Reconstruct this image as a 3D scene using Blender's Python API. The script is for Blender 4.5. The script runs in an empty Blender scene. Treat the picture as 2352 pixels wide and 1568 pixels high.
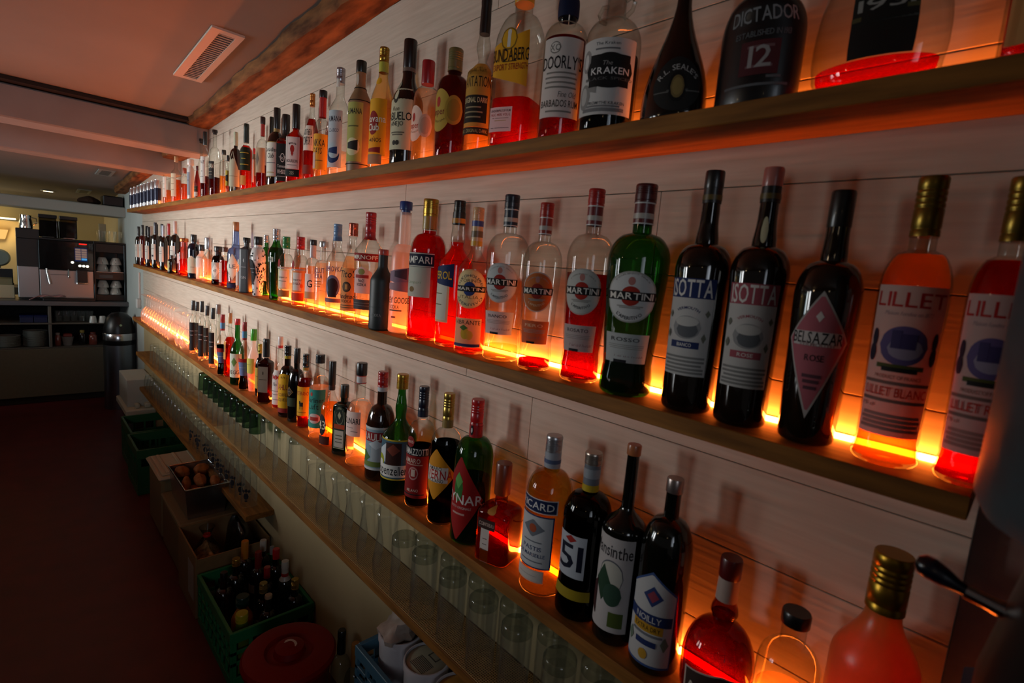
import bpy, math, random
from mathutils import Vector, Matrix
random.seed(7)
sc = bpy.context.scene
COL = sc.collection
PI = math.pi
sin, cos = math.sin, math.cos

# ---------------------------------------------------------------- camera
cd = bpy.data.cameras.new('camera'); cam = bpy.data.objects.new('camera', cd); COL.objects.link(cam)
cd.sensor_width = 36.0; cd.lens = 36.0 * 1179.6 / 2352.0
cd.clip_start = 0.02; cd.clip_end = 60
YAW, PITCH, ROLL = 0.776095, -0.135051, 0.083538
fw = Vector((sin(YAW) * cos(PITCH), cos(YAW) * cos(PITCH), sin(PITCH)))
r0 = Vector((cos(YAW), -sin(YAW), 0)); u0 = r0.cross(fw)
rr_ = cos(ROLL) * r0 + sin(ROLL) * u0; uu_ = -sin(ROLL) * r0 + cos(ROLL) * u0
M3 = Matrix((rr_, uu_, -fw)).transposed()
cam.matrix_world = Matrix.Translation((-0.76, 0.0, 1.462)) @ M3.to_4x4()
cd.dof.use_dof = True; cd.dof.focus_distance = 1.7; cd.dof.aperture_fstop = 5.6
sc.camera = cam

# ---------------------------------------------------------------- world, lights, exposure
w = bpy.data.worlds.new('world'); sc.world = w; w.use_nodes = True
bgn = w.node_tree.nodes['Background']
bgn.inputs[0].default_value = (0.50, 0.44, 0.42, 1); bgn.inputs[1].default_value = 0.06

def area(name, loc, target, sx, sy, col, power, spread=PI):
    l = bpy.data.lights.new(name, 'AREA'); l.shape = 'RECTANGLE'; l.size = sx; l.size_y = sy
    l.color = col; l.energy = power; l.spread = spread
    o = bpy.data.objects.new(name, l); COL.objects.link(o)
    o.location = loc; d = Vector(target) - Vector(loc)
    o.rotation_euler = d.to_track_quat('-Z', 'Y').to_euler()
    return o
# two tall windows across the room, daylight
area('window_or_fill_light', (-3.1, 4.5, 1.75), (0, 3.9, 1.2), 0.42, 1.5, (0.93, 0.92, 0.88), 25, 1.75)
area('window_or_fill_light', (-3.2, 3.4, 1.75), (0, 2.6, 1.4), 0.42, 1.5, (0.92, 0.93, 0.94), 25, 1.3)
area('window_or_fill_light', (-2.4, -2.3, 1.8), (-1.0, 4.0, 1.9), 0.9, 1.3, (0.80, 0.88, 1.0), 5, 1.3)  # unseen fill added behind the camera to cool the cross beams
# warm pendant lamps over the guest room
for (x, y, z, e) in ((-2.6, 1.9, 1.9, 3.0), (-2.7, 3.9, 1.9, 6.0), (-2.4, -0.6, 1.9, 0.4)):
    l = bpy.data.lights.new('pendant_light', 'POINT'); l.color = (1.0, 0.72, 0.42); l.energy = e; l.shadow_soft_size = 0.05
    o = bpy.data.objects.new('pendant_light', l); COL.objects.link(o); o.location = (x, y, z)
LED_POWER = 85.0
vs = sc.view_settings
sc.display_settings.display_device = 'sRGB'
vs.view_transform = 'Standard'; vs.look = 'None'; vs.exposure = 0.0; vs.gamma = 1.0; vs.use_curve_mapping = False
cy = sc.cycles
cy.use_denoising = True
cy.max_bounces = 6; cy.diffuse_bounces = 3; cy.glossy_bounces = 3; cy.transmission_bounces = 6; cy.transparent_max_bounces = 24
cy.sample_clamp_indirect = 4.0; cy.caustics_reflective = False; cy.caustics_refractive = False

# ---------------------------------------------------------------- materials
def hx(s):
    v = [int(s[i:i + 2], 16) / 255.0 for i in (0, 2, 4)]
    return tuple((c / 12.92 if c <= 0.04045 else ((c + 0.055) / 1.055) ** 2.4) for c in v) + (1.0,)
MATS = {}
def newmat(key):
    m = bpy.data.materials.new(key); m.use_nodes = True
    nt = m.node_tree; nt.nodes.clear()
    out = nt.nodes.new('ShaderNodeOutputMaterial'); MATS[key] = m
    return m, nt, nt.nodes, nt.links, out
def tex_noise(nt, scale, stretch=(1, 1, 1), detail=5):
    tc = nt.nodes.new('ShaderNodeTexCoord'); mp = nt.nodes.new('ShaderNodeMapping')
    mp.inputs['Scale'].default_value = stretch
    n = nt.nodes.new('ShaderNodeTexNoise'); n.inputs['Scale'].default_value = scale; n.inputs['Detail'].default_value = detail
    nt.links.new(tc.outputs['Object'], mp.inputs[0]); nt.links.new(mp.outputs[0], n.inputs['Vector'])
    return n
def pm(col, rough=0.5, metal=0.0, coat=0.0, noise=0.0, nscale=40, spec=0.5):
    """painted / plastic / paper / metal surface with a little procedural unevenness"""
    key = f'surf_{col}_{rough}_{metal}_{coat}_{noise}_{nscale}_{spec}'
    if key in MATS: return MATS[key]
    m, nt, N, L, out = newmat(key)
    b = N.new('ShaderNodeBsdfPrincipled'); L.new(b.outputs[0], out.inputs[0])
    b.inputs['Base Color'].default_value = hx(col); b.inputs['Roughness'].default_value = rough
    b.inputs['Metallic'].default_value = metal; b.inputs['Coat Weight'].default_value = coat
    b.inputs['Specular IOR Level'].default_value = spec
    if noise:
        n = tex_noise(nt, nscale)
        r = N.new('ShaderNodeValToRGB'); c = hx(col)
        r.color_ramp.elements[0].position = 0.3; r.color_ramp.elements[1].position = 0.7
        r.color_ramp.elements[0].color = tuple(x * (1 - noise) for x in c[:3]) + (1,)
        r.color_ramp.elements[1].color = tuple(min(1, x * (1 + noise)) for x in c[:3]) + (1,)
        L.new(n.outputs['Fac'], r.inputs[0]); L.new(r.outputs[0], b.inputs['Base Color'])
    return m
def ink(col, transl=0.0):
    """label paper or ink; paper lets a little light through"""
    return pm(col, 0.65, spec=0.2)
def paper(col):
    key = 'paper_' + col
    if key in MATS: return MATS[key]
    m, nt, N, L, out = newmat(key)
    d = N.new('ShaderNodeBsdfPrincipled'); d.inputs['Base Color'].default_value = hx(col); d.inputs['Roughness'].default_value = 0.65; d.inputs['Specular IOR Level'].default_value = 0.2
    t = N.new('ShaderNodeBsdfTranslucent'); t.inputs[0].default_value = hx(col)
    mx = N.new('ShaderNodeMixShader'); mx.inputs[0].default_value = 0.1
    L.new(d.outputs[0], mx.inputs[1]); L.new(t.outputs[0], mx.inputs[2]); L.new(mx.outputs[0], out.inputs[0])
    return m
def emis(col, s):
    key = f'glow_{col}_{s}'
    if key in MATS: return MATS[key]
    m, nt, N, L, out = newmat(key)
    e = N.new('ShaderNodeEmission'); e.inputs[0].default_value = hx(col) if isinstance(col, str) else col; e.inputs[1].default_value = s
    L.new(e.outputs[0], out.inputs[0]); return m
def glassm(col, dense=0.0, rough=0.03, frost=0.0, edge=0.62):
    """thin bottle glass: tinted see-through wall, darker where one looks along it, with a fresnel shine; frost adds scattering"""
    key = f'glass_{col}_{dense}_{rough}_{frost}_{edge}'
    if key in MATS: return MATS[key]
    m, nt, N, L, out = newmat(key)
    c = hx(col)
    lw = N.new('ShaderNodeLayerWeight'); lw.inputs[0].default_value = 0.25
    mc = N.new('ShaderNodeMix'); mc.data_type = 'RGBA'
    mc.inputs[6].default_value = c
    mc.inputs[7].default_value = tuple(x ** 2.2 * edge for x in c[:3]) + (1,)
    L.new(lw.outputs['Facing'], mc.inputs[0])
    tr = N.new('ShaderNodeBsdfTransparent'); L.new(mc.outputs[2], tr.inputs[0])
    base = tr
    if frost:
        tl = N.new('ShaderNodeBsdfTranslucent'); tl.inputs[0].default_value = c
        df = N.new('ShaderNodeBsdfDiffuse'); df.inputs[0].default_value = c
        m1 = N.new('ShaderNodeMixShader'); m1.inputs[0].default_value = 0.35
        L.new(tl.outputs[0], m1.inputs[1]); L.new(df.outputs[0], m1.inputs[2])
        m2 = N.new('ShaderNodeMixShader'); m2.inputs[0].default_value = frost
        L.new(tr.outputs[0], m2.inputs[1]); L.new(m1.outputs[0], m2.inputs[2]); base = m2
    gl = N.new('ShaderNodeBsdfGlossy'); gl.inputs['Roughness'].default_value = rough
    l2 = N.new('ShaderNodeLayerWeight'); l2.inputs[0].default_value = 0.5
    pw = N.new('ShaderNodeMath'); pw.operation = 'POWER'; pw.inputs[1].default_value = 4.5; L.new(l2.outputs['Facing'], pw.inputs[0])
    fr = N.new('ShaderNodeMath'); fr.operation = 'MULTIPLY_ADD'; fr.inputs[1].default_value = 0.8; fr.inputs[2].default_value = 0.035; L.new(pw.outputs[0], fr.inputs[0])
    mx = N.new('ShaderNodeMixShader'); L.new(fr.outputs[0], mx.inputs[0])
    L.new(base.outputs[0], mx.inputs[1]); L.new(gl.outputs[0], mx.inputs[2]); L.new(mx.outputs[0], out.inputs[0])
    return m
def liqm(col, glow=0.14):
    key = f'liquid_{col}_{glow}'
    if key in MATS: return MATS[key]
    m, nt, N, L, out = newmat(key)
    c = hx(col)
    tr = N.new('ShaderNodeBsdfTransparent'); tr.inputs[0].default_value = c
    tl = N.new('ShaderNodeBsdfTranslucent'); tl.inputs[0].default_value = c
    mx = N.new('ShaderNodeMixShader'); mx.inputs[0].default_value = glow
    L.new(tr.outputs[0], mx.inputs[1]); L.new(tl.outputs[0], mx.inputs[2]); L.new(mx.outputs[0], out.inputs[0])
    return m
def woodm(key, c1, c2, stretch, scale=6.0, rough=0.5):
    if key in MATS: return MATS[key]
    m, nt, N, L, out = newmat(key)
    b = N.new('ShaderNodeBsdfPrincipled'); L.new(b.outputs[0], out.inputs[0]); b.inputs['Roughness'].default_value = rough; b.inputs['Specular IOR Level'].default_value = 0.2
    n = tex_noise(nt, scale, stretch, 8); r = N.new('ShaderNodeValToRGB')
    r.color_ramp.elements[0].position = 0.32; r.color_ramp.elements[1].position = 0.68
    r.color_ramp.elements[0].color = hx(c1); r.color_ramp.elements[1].color = hx(c2)
    L.new(n.outputs['Fac'], r.inputs[0]); L.new(r.outputs[0], b.inputs['Base Color'])
    bp = N.new('ShaderNodeBump'); bp.inputs['Strength'].default_value = 0.15; bp.inputs['Distance'].default_value = 0.002
    L.new(n.outputs['Fac'], bp.inputs['Height']); L.new(bp.outputs[0], b.inputs['Normal'])
    return m
LOWPAINT = pm('b09c74', 0.85, noise=0.05, nscale=5)
OAK = woodm('oak', '6a4319', '946128', (9, 0.9, 9), 7, 0.65)
PLANK = woodm('planks', 'b8a998', 'c6b9a8', (16, 0.9, 16), 7, 0.75)
ROUGH = woodm('rough_beam', '4a2c17', '8a5c35', (5, 1, 5), 7, 0.85)
PLASTER = pm('867e77', 0.9, noise=0.06, nscale=3)
WALLPAINT = pm('b9bfba', 0.8, noise=0.05, nscale=4)
BEAMPAINT = pm('8a8786', 0.7, noise=0.08, nscale=6)
FLOORM = pm('560f0a', 0.5, noise=0.2, nscale=9)
STEEL = pm('b8b8b8', 0.28, 1.0)
CHROME = pm('d8d8d8', 0.08, 1.0)
BLACKP = pm('0c0c0d', 0.3)
DARKP = pm('141416', 0.5)

# ---------------------------------------------------------------- mesh helpers
class MB:
    def __init__(s): s.v = []; s.f = []; s.m = []; s.mats = []
    def mi(s, mat):
        if mat not in s.mats: s.mats.append(mat)
        return s.mats.index(mat)
    def add(s, vs_, fs_, mat):
        o = len(s.v); k = s.mi(mat); s.v.extend(vs_)
        for f in fs_: s.f.append(tuple(i + o for i in f)); s.m.append(k)
        return s
    def box(s, x0, x1, y0, y1, z0, z1, mat):
        vs_ = [(x, y, z) for z in (z0, z1) for y in (y0, y1) for x in (x0, x1)]
        return s.add(vs_, [(0, 2, 3, 1), (4, 5, 7, 6), (0, 1, 5, 4), (2, 6, 7, 3), (0, 4, 6, 2), (1, 3, 7, 5)], mat)
    def bbox(s, x0, x1, y0, y1, z0, z1, mat, b=0.004):
        """box with chamfered edges (superposed rings)"""
        b = min(b, (x1 - x0) / 2.1, (y1 - y0) / 2.1, (z1 - z0) / 2.1)
        def ring(ins, z):
            a = (x0 + ins, x1 - ins, y0 + ins, y1 - ins)
            c = b * 0.7
            X0, X1, Y0, Y1 = a
            return [(X0 + c, Y0, z), (X1 - c, Y0, z), (X1, Y0 + c, z), (X1, Y1 - c, z), (X1 - c, Y1, z), (X0 + c, Y1, z), (X0, Y1 - c, z), (X0, Y0 + c, z)]
        rs = ring(b, z0) + ring(0, z0 + b) + ring(0, z1 - b) + ring(b, z1)
        fs_ = [tuple(range(7, -1, -1)), tuple(range(24, 32))]
        for k in range(3):
            for i in range(8):
                j = (i + 1) % 8; fs_.append((k * 8 + i, k * 8 + j, k * 8 + 8 + j, k * 8 + 8 + i))
        return s.add(rs, fs_, mat)
    def lathe(s, prof, mat, n=24, c=(0, 0, 0), cap0=True, cap1=True, axis='z'):
        vs_ = []; fs_ = []
        for (r, z) in prof:
            for i in range(n):
                a = 2 * PI * i / n; p = (r * cos(a), r * sin(a), z)
                if axis == 'x': p = (p[2], p[0], p[1])
                if axis == 'y': p = (p[1], p[2], p[0])
                vs_.append((p[0] + c[0], p[1] + c[1], p[2] + c[2]))
        for k in range(len(prof) - 1):
            for i in range(n):
                j = (i + 1) % n; fs_.append((k * n + i, k * n + j, k * n + n + j, k * n + n + i))
        if cap0: fs_.append(tuple(range(n - 1, -1, -1)))
        if cap1: o = (len(prof) - 1) * n; fs_.append(tuple(range(o, o + n)))
        return s.add(vs_, fs_, mat)
    def tube(s, pts, r, mat, n=8):
        P = [Vector(p) for p in pts]; R = r if isinstance(r, (list, tuple)) else [r] * len(P)
        vs_ = []; fs_ = []; up = Vector((0.13, 0.31, 0.94))
        for i, p in enumerate(P):
            d = (P[min(i + 1, len(P) - 1)] - P[max(i - 1, 0)]).normalized()
            a = d.cross(up)
            if a.length < 1e-3: a = d.cross(Vector((1, 0, 0)))
            a.normalize(); b = d.cross(a)
            for k in range(n):
                t = 2 * PI * k / n; vs_.append(tuple(p + (a * cos(t) + b * sin(t)) * R[i]))
        for i in range(len(P) - 1):
            for k in range(n):
                j = (k + 1) % n; fs_.append((i * n + k, i * n + j, i * n + n + j, i * n + n + k))
        fs_.append(tuple(range(n - 1, -1, -1))); o = (len(P) - 1) * n; fs_.append(tuple(range(o, o + n)))
        return s.add(vs_, fs_, mat)
    def blob(s, c, rx, ry, rz, mat, n=14, seed=0, amp=0.12):
        rnd = random.Random(seed); ph = [(rnd.uniform(0, 6), rnd.uniform(1.5, 4)) for _ in range(6)]
        vs_ = []; fs_ = []; m = n // 2 + 1
        for k in range(m + 1):
            t = PI * k / m
            for i in range(n):
                a = 2 * PI * i / n; d = Vector((sin(t) * cos(a), sin(t) * sin(a), cos(t)))
                q = 1 + amp * (sin(ph[0][1] * d.x * 2 + ph[0][0]) + sin(ph[1][1] * d.y * 2 + ph[1][0]) + sin(ph[2][1] * d.z * 2 + ph[2][0])) / 2
                vs_.append((c[0] + rx * d.x * q, c[1] + ry * d.y * q, c[2] + rz * d.z * q))
        for k in range(m):
            for i in range(n):
                j = (i + 1) % n; fs_.append((k * n + i, k * n + n + i, k * n + n + j, k * n + j))
        return s.add(vs_, fs_, mat)
    def build(s, name, parent=None, smooth=True, loc=None):
        me = bpy.data.meshes.new(name); me.from_pydata(s.v, [], s.f)
        for m in s.mats: me.materials.append(m)
        me.polygons.foreach_set('material_index', s.m)
        if smooth:
            me.polygons.foreach_set('use_smooth', [True] * len(me.polygons)); me.set_sharp_from_angle(angle=0.7)
        me.update()
        o = bpy.data.objects.new(name, me); COL.objects.link(o)
        if parent is not None: o.parent = parent
        if loc is not None: o.location = loc
        return o
def empty(name, loc=(0, 0, 0), rz=0.0):
    o = bpy.data.objects.new(name, None); COL.objects.link(o); o.empty_display_size = 0.03
    o.location = loc; o.rotation_euler = (0, 0, rz); return o
def tag(o, label, cat, group=None, kind=None):
    o['label'] = label; o['category'] = cat
    if group: o['group'] = group
    if kind: o['kind'] = kind
    return o
def struct(o): o['kind'] = 'structure'; return o
def dup(root, loc, rz=0.0, label=None, group=None, scale=None):
    r = root.copy(); COL.objects.link(r); r.location = loc; r.rotation_euler = (0, 0, rz)
    if scale: r.scale = scale
    if label: r['label'] = label
    if group: r['group'] = group
    for ch in root.children:
        c = ch.copy(); COL.objects.link(c); c.parent = r
        for g in ch.children:
            d = g.copy(); COL.objects.link(d); d.parent = c
    return r

# ---------------------------------------------------------------- letters (outlines of the built-in font, as flat polygons)
CH = "ABCDEFGHIJKLMNOPQRSTUVWXYZabcdefghijklmnopqrstuvwxyz0123456789'.&%-°ÉéÚÑ+:"
GL = {}
def make_glyphs():
    tmp = []
    for bold in (0, 1):
        for c in CH:
            cu = bpy.data.curves.new('g', 'FONT'); cu.body = c; cu.resolution_u = 2; cu.size = 1.0
            cu.offset = 0.009 if bold else 0.0
            o = bpy.data.objects.new('g', cu); COL.objects.link(o); tmp.append((bold, c, o))
    bpy.context.view_layer.update(); dg = bpy.context.evaluated_depsgraph_get()
    for bold, c, o in tmp:
        me = bpy.data.meshes.new_from_object(o.evaluated_get(dg))
        V = [(v.co.x, v.co.y) for v in me.vertices]; Fs = [tuple(p.vertices) for p in me.polygons]
        x0 = min((v[0] for v in V), default=0); x1 = max((v[0] for v in V), default=0.3)
        GL[(bold, c)] = ([(v[0] - x0, v[1]) for v in V], Fs, x1 - x0)
        bpy.data.meshes.remove(me); cu = o.data; bpy.data.objects.remove(o); bpy.data.curves.remove(cu)
make_glyphs()
def text2d(s, bold=1, gap=0.07):
    """verts and faces of a line of text, cap height scaled to 1, x centred; returns (V, F, width)"""
    V = []; Fs = []; x = 0.0
    for c in s:
        if c == ' ': x += 0.28; continue
        g = GL.get((bold, c))
        if g is None: continue
        o = len(V); V.extend((vx + x, vy) for vx, vy in g[0]); Fs.extend(tuple(i + o for i in f) for f in g[1]); x += g[2] + gap
    wid = max(x - gap, 0.01)
    return [((vx - wid / 2), vy - 0.34) for vx, vy in V], Fs, wid

# ---------------------------------------------------------------- bottles
def lerp(a, b, t): return a + (b - a) * t
def interp(P, z):
    if z <= P[0][0]: return P[0][1]
    for (a, ra), (b, rb) in zip(P, P[1:]):
        if z <= b: return lerp(ra, rb, (z - a) / max(b - a, 1e-6))
    return P[-1][1]
def sinterp(P, z):
    if z <= P[0][0]: return P[0][1]
    for (a, ra), (b, rb) in zip(P, P[1:]):
        if z <= b:
            t = (z - a) / max(b - a, 1e-6); t = t * t * (3 - 2 * t); return lerp(ra, rb, t)
    return P[-1][1]
class Shape:
    def __init__(s, H, R, s0, s1, rn, style='e', n=2.0, ax=1.0, ay=1.0, bp=None, nb=None):
        s.H, s.R, s.s0, s.s1, s.rn, s.n, s.ax, s.ay = H, R, s0, s1, rn, n, ax, ay
        bp = bp or [(0, 1.0)]
        P = []
        b0 = sinterp(bp, 0)
        P += [(0.0, 0.80 * b0), (0.004, 0.90 * b0), (0.012, 0.975 * sinterp(bp, 0.012)), (0.024, sinterp(bp, 0.024))]
        k = 10 if len(bp) > 1 else 4
        for i in range(1, k + 1):
            z = lerp(0.024, s0, i / k); P.append((z, sinterp(bp, z)))
        rb = sinterp(bp, s0)
        for i in range(1, 11):
            t = i / 10
            if style == 'e': q = math.sqrt(max(0, 1 - t ** 2.2)); q = q * 0.9 + 0.1 * (1 - t)
            elif style == 'c': q = 0.5 + 0.5 * cos(PI * t)
            else: q = 1 - t
            P.append((lerp(s0, s1, t), rn + (rb - rn) * q))
        if nb:
            for i in range(1, 13):
                z = lerp(s1, 1.0, i / 12); P.append((z, sinterp([(s1, rn)] + nb, z)))
        else:
            P.append((1.0, rn * 0.97))
        s.P = P
    def r(s, z): return interp(s.P, z) * s.R
    def pt(s, a, z, off=0.0, sc_=1.0):
        t = min(1, max(0, (z - s.s0) / max(s.s1 - s.s0, 1e-4)))
        t = t * t * (3 - 2 * t)
        n = lerp(s.n, 2.0, t); ex = lerp(s.ax, 1.0, t); ey = lerp(s.ay, 1.0, t)
        c, d = cos(a), sin(a)
        k = (abs(c) ** n + abs(d) ** n) ** (-1.0 / n)
        r = s.r(z) * sc_
        x = -c * k * r * ex; y = -d * k * r * ey
        l = math.hypot(x, y) or 1e-6
        f = 1 + off / l
        return (x * f, y * f, z * s.H)
    def ang(s, u):
        return math.atan2(u / s.ay, 1.0) if s.n > 2.5 else u
    def ring(s, z, N, off=0.0, sc_=1.0): return [s.pt(2 * PI * i / N, z, off, sc_) for i in range(N)]
def rings_mesh(mb, rings, mat, cap0=True, cap1=True):
    N = len(rings[0]); V = [p for r in rings for p in r]; Fs = []
    for k in range(len(rings) - 1):
        for i in range(N):
            j = (i + 1) % N; Fs.append((k * N + j, k * N + i, k * N + N + i, k * N + N + j))
    if cap0: Fs.append(tuple(range(N)))
    if cap1: o = (len(rings) - 1) * N; Fs.append(tuple(range(o + N - 1, o - 1, -1)))
    mb.add(V, Fs, mat)
SHP = {'r': lambda t: 1.0, 'o': lambda t: math.sqrt(max(0, 1 - t * t)), 'd': lambda t: 1 - abs(t)}
def patch(mb, S, shape, zc, uc, hw, hh, rot, mat, off):
    """a label-shaped piece of paper or ink that hugs the bottle; units: u in radii, z in heights"""
    nx = max(2, int(hw / 0.045) + 1) if S.n < 2.5 else 4
    if shape in 'oadkgwD': nx = max(nx, 10)
    nz = 2 if hh > 0.05 else 1
    if S.s0 < zc + hh: nz = 5
    if len(S.P) > 20 and hh > .1: nz = 8
    V = []; Fs = []
    for i in range(nx + 1):
        t = -1 + 2 * i / nx
        if shape == 'a': lo, hi = -1.0, 0.62 + 0.38 * math.sqrt(max(0, 1 - t * t))       # arched top
        elif shape == 'k': lo, hi = -1.0 , 1 - 0.42 * abs(t)                              # pointed top
        elif shape == 'g': lo, hi = -1.0 - 0.3 * t, 1.0 + 0.35 * t                            # slanted
        elif shape == 'D': lo, hi = -(1 - abs(t)) if True else 0, (1 - abs(t)) * 0.62     # kite
        else:
            q = SHP[shape](t); lo, hi = -q, q
        if shape in 'od' and i in (0, nx): lo, hi = -0.02, 0.02
        a = S.ang(uc + hw * t) + rot
        for j in range(nz + 1):
            z = zc + hh * lerp(lo, hi, j / nz)
            V.append(S.pt(a, z, off))
    for i in range(nx):
        for j in range(nz):
            a = i * (nz + 1) + j; Fs.append((a, a + nz + 1, a + nz + 2, a + 1))
    mb.add(V, Fs, mat)
def fine(V, Fs, lim):
    """split the triangles of large letters so that they follow the curve of the bottle"""
    V = list(V); T = [f for p in Fs for f in ((p[0], p[i], p[i + 1]) for i in range(1, len(p) - 1))]; out = []; mid = {}
    while T and len(out) < 4000:
        a, b, c = T.pop(); e = max(((abs(V[i][0] - V[j][0]), i, j, k) for i, j, k in ((a, b, c), (b, c, a), (c, a, b))))
        if e[0] <= lim: out.append((a, b, c)); continue
        _, i, j, k = e; q = (min(i, j), max(i, j))
        if q not in mid: mid[q] = len(V); V.append(((V[i][0] + V[j][0]) / 2, (V[i][1] + V[j][1]) / 2))
        m = mid[q]; T += [(i, m, k), (m, j, k)]
    return V, out
def label(S, root, name, spec, rot0, depth):
    """spec: (shape, zc, hw, hh, colour, items[, extra rotation in degrees])"""
    shape, zc, hw, hh, col, items = spec[:6]
    rot = rot0 + (math.radians(spec[6]) if len(spec) > 6 else 0)
    mb = MB(); off = 0.0005 + depth * 0.0006
    if col: patch(mb, S, shape, zc, 0, hw, hh, rot, paper(col), off)
    for it in items:
        k = it[0]
        if k not in 'tal' and shape != 'x': off += 0.00013
        if k == 't':                                   # text in a box: string, u, v, width, height, colour [,bold, shear]
            _, s_, u, v, w_, h_, c = it[:7]
            bold = it[7] if len(it) > 7 else 1; sh = it[8] if len(it) > 8 else 0.0
            V, Fs, wid = text2d(s_, bold)
            sx = 2 * hw * w_ / wid; sz = 2 * hh * h_ * 0.8 / 0.70
            if S.n < 2.5 and sx * 0.5 > 0.1: V, Fs = fine(V, Fs, 0.08 / sx)
            mb.add([S.pt(S.ang(u * hw + (x + sh * y) * sx) + rot, zc + v * hh + y * sz, off + 0.00012) for x, y in V], Fs, ink(c))
        elif k == 'a':                                 # text on an arc: string, u, v, radius (of hw), height, sweep degrees, colour
            _, s_, u, v, rad, h_, sweep, c = it[:8]
            V, Fs, wid = text2d(s_, 1); sg = 1 if sweep > 0 else -1
            sw = math.radians(abs(sweep)); asp = hw * S.R / (hh * S.H)
            O = []
            for x, y in V:
                th = x / wid * sw; q = rad + sg * y * h_ / 0.7
                O.append(S.pt(S.ang((u + sin(th) * q) * hw) + rot, zc + hh * (v + sg * cos(th) * q * asp), off + 0.00012))
            mb.add(O, Fs if sg > 0 else Fs, ink(c))
        elif k == 'l':                                 # rows of fine print: v, width, colour, u
            _, v, w_, c = it[:4]; u = it[4] if len(it) > 4 else 0
            patch(mb, S, 'r', zc + v * hh, u * hw, hw * w_, hh * 0.022, rot, ink(c), off + 0.0001)
        else:                                          # flat shape
            _, u, v, w_, h_, c = it[:6]
            patch(mb, S, k, zc + v * hh, u * hw, hw * w_, hh * h_, rot, ink(c), off)
    return mb.build(name, root)
GLASS = {'cl': glassm('f8faf7'), 'gr': glassm('5ea45a', frost=0.06), 'fo': glassm('f0b468', rough=0.3, frost=0.6), 'dg': glassm('33401c'), 'br': glassm('6a3a17'), 'dk': glassm('33281c'),
         'bk': pm('0b0a09', 0.12, coat=0.5), 'fr': glassm('f2efe9', rough=0.3, frost=0.55), 'am': glassm('c98a3a'), 'pk': glassm('e89a93'),
         'bl': glassm('a9b6d8'), 'ol': glassm('8a7a2a')}
def bt(dims, row, kind, desc, glass, liquid, cap, shp, labels, rz=0, rot=15, N=28, cat='bottle', group=None):
    y, x, H, R = dims[:4]
    if len(dims) > 4: rot = dims[4]
    d = {}
    if isinstance(shp[-1], dict): d = shp[-1]; shp = shp[:-1]
    S = Shape(H, R, *shp, **d)
    z0 = SHZ[row] if isinstance(row, str) else row
    root = empty(kind, (x, y, z0 + 0.0005), math.radians(rz))
    tag(root, desc, cat, group or GRP.get(row))
    zc, rc, cc, cst = cap[:4]
    gm = GLASS[glass] if isinstance(glass, str) else pm(*glass)
    small = H < 0.2 or y > 3
    if small: N = 20
    # glass body
    mb = MB()
    zs = [p[0] for p in S.P if p[0] < zc + 0.02] + [min(zc + 0.02, 0.99)]
    rings = [S.ring(0.006, N, sc_=0.45)] + [S.ring(z, N) for z in zs] if True else []
    rings_mesh(mb, rings, gm)
    mb.build('glass_body', root)
    # liquid
    if liquid:
        lc, fill = liquid[:2]
        lz = [0.022] + [p[0] for p in S.P if 0.03 < p[0] < fill - 0.01] + [fill]
        mb = MB(); rings_mesh(mb, [S.ring(z, N, sc_=0.93) for z in lz], liqm(lc, liquid[2] if len(liquid) > 2 else 0.14)); mb.build('liquid', root)
    # cap
    n = 20; Rc = rc * R; mb = MB(); zt = H
    cm = pm(cc, 0.35, 0.0, 0.3) if not cst.endswith('m') else pm(cc, 0.3, 0.85)
    zb = zc * H
    sleeve = cap[4] if len(cap) > 4 else None
    if sleeve: zs_ = sleeve[0] * H
    hC = zt - zb
    if cst[0] == 's':      # screw cap with knurl rings
        prof = [(Rc, zb)]
        for q in (0.1, 0.45, 0.55, 0.65, 0.75): prof += [(Rc, zb + hC * q), (Rc * 0.95, zb + hC * (q + 0.02)), (Rc * 0.95, zb + hC * (q + 0.035)), (Rc, zb + hC * (q + 0.055))]
        prof += [(Rc, zt - 0.002), (Rc * 0.93, zt)]
    elif cst[0] == 't':    # stopper: wide head on a narrower shank
        prof = [(Rc * 0.72, zb), (Rc * 0.72, zb + hC * 0.35), (Rc, zb + hC * 0.38), (Rc, zt - 0.002), (Rc * 0.92, zt)]
    elif cst[0] == 'w':    # dipped wax / foil, slightly conical
        prof = [(Rc * 1.02, zb), (Rc * 1.05, zb + hC * 0.25), (Rc * 0.97, zb + hC * 0.7), (Rc * 1.03, zb + hC * 0.78), (Rc * 1.0, zt - 0.003), (Rc * 0.85, zt)]
    else:                  # plain cap
        prof = [(Rc * 0.98, zb), (Rc, zb + 0.001), (Rc, zt - 0.0025), (Rc * 0.93, zt)]
    mb.lathe(prof, cm, n); mb.build('cap', root)
    if sleeve:
        mb = MB(); zz = [sleeve[0] + (zc - sleeve[0]) * i / 3 for i in range(4)]
        sm = pm(sleeve[1], 0.4, 0.0, 0.2)
        rings_mesh(mb, [S.ring(z, 20, 0.0008) for z in zz], sm, False, False)
        for k, (q0, q1, c) in enumerate(sleeve[2] if len(sleeve) > 2 else ()):
            rings_mesh(mb, [S.ring(lerp(sleeve[0], zc, q), 20, 0.0013) for q in (q0, q1)], pm(c, 0.4), False, False)
        mb.build('neck_sleeve', root)
    for i, sp in enumerate(labels):
        label(S, root, 'neck_label' if sp[1] > S.s1 else 'label', sp, math.radians(rot) if S.n < 2.5 else 0.0, i)
    return root

# ---------------------------------------------------------------- the bottles, shelf by shelf (far end to near end)
SHZ = {'1': 1.6906, '2': 1.2856, '3': 0.8786, '4': 0.6285, '5': 0.3848}
GRP = {'1': 'spirit bottles on the top shelf', '2': 'bottles on the middle shelf', '3': 'liqueur bottles on the lowest lit shelf'}
PW, CR, TAN = 'd8d2c6', 'd9cfa8', 'b98d4e'
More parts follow.
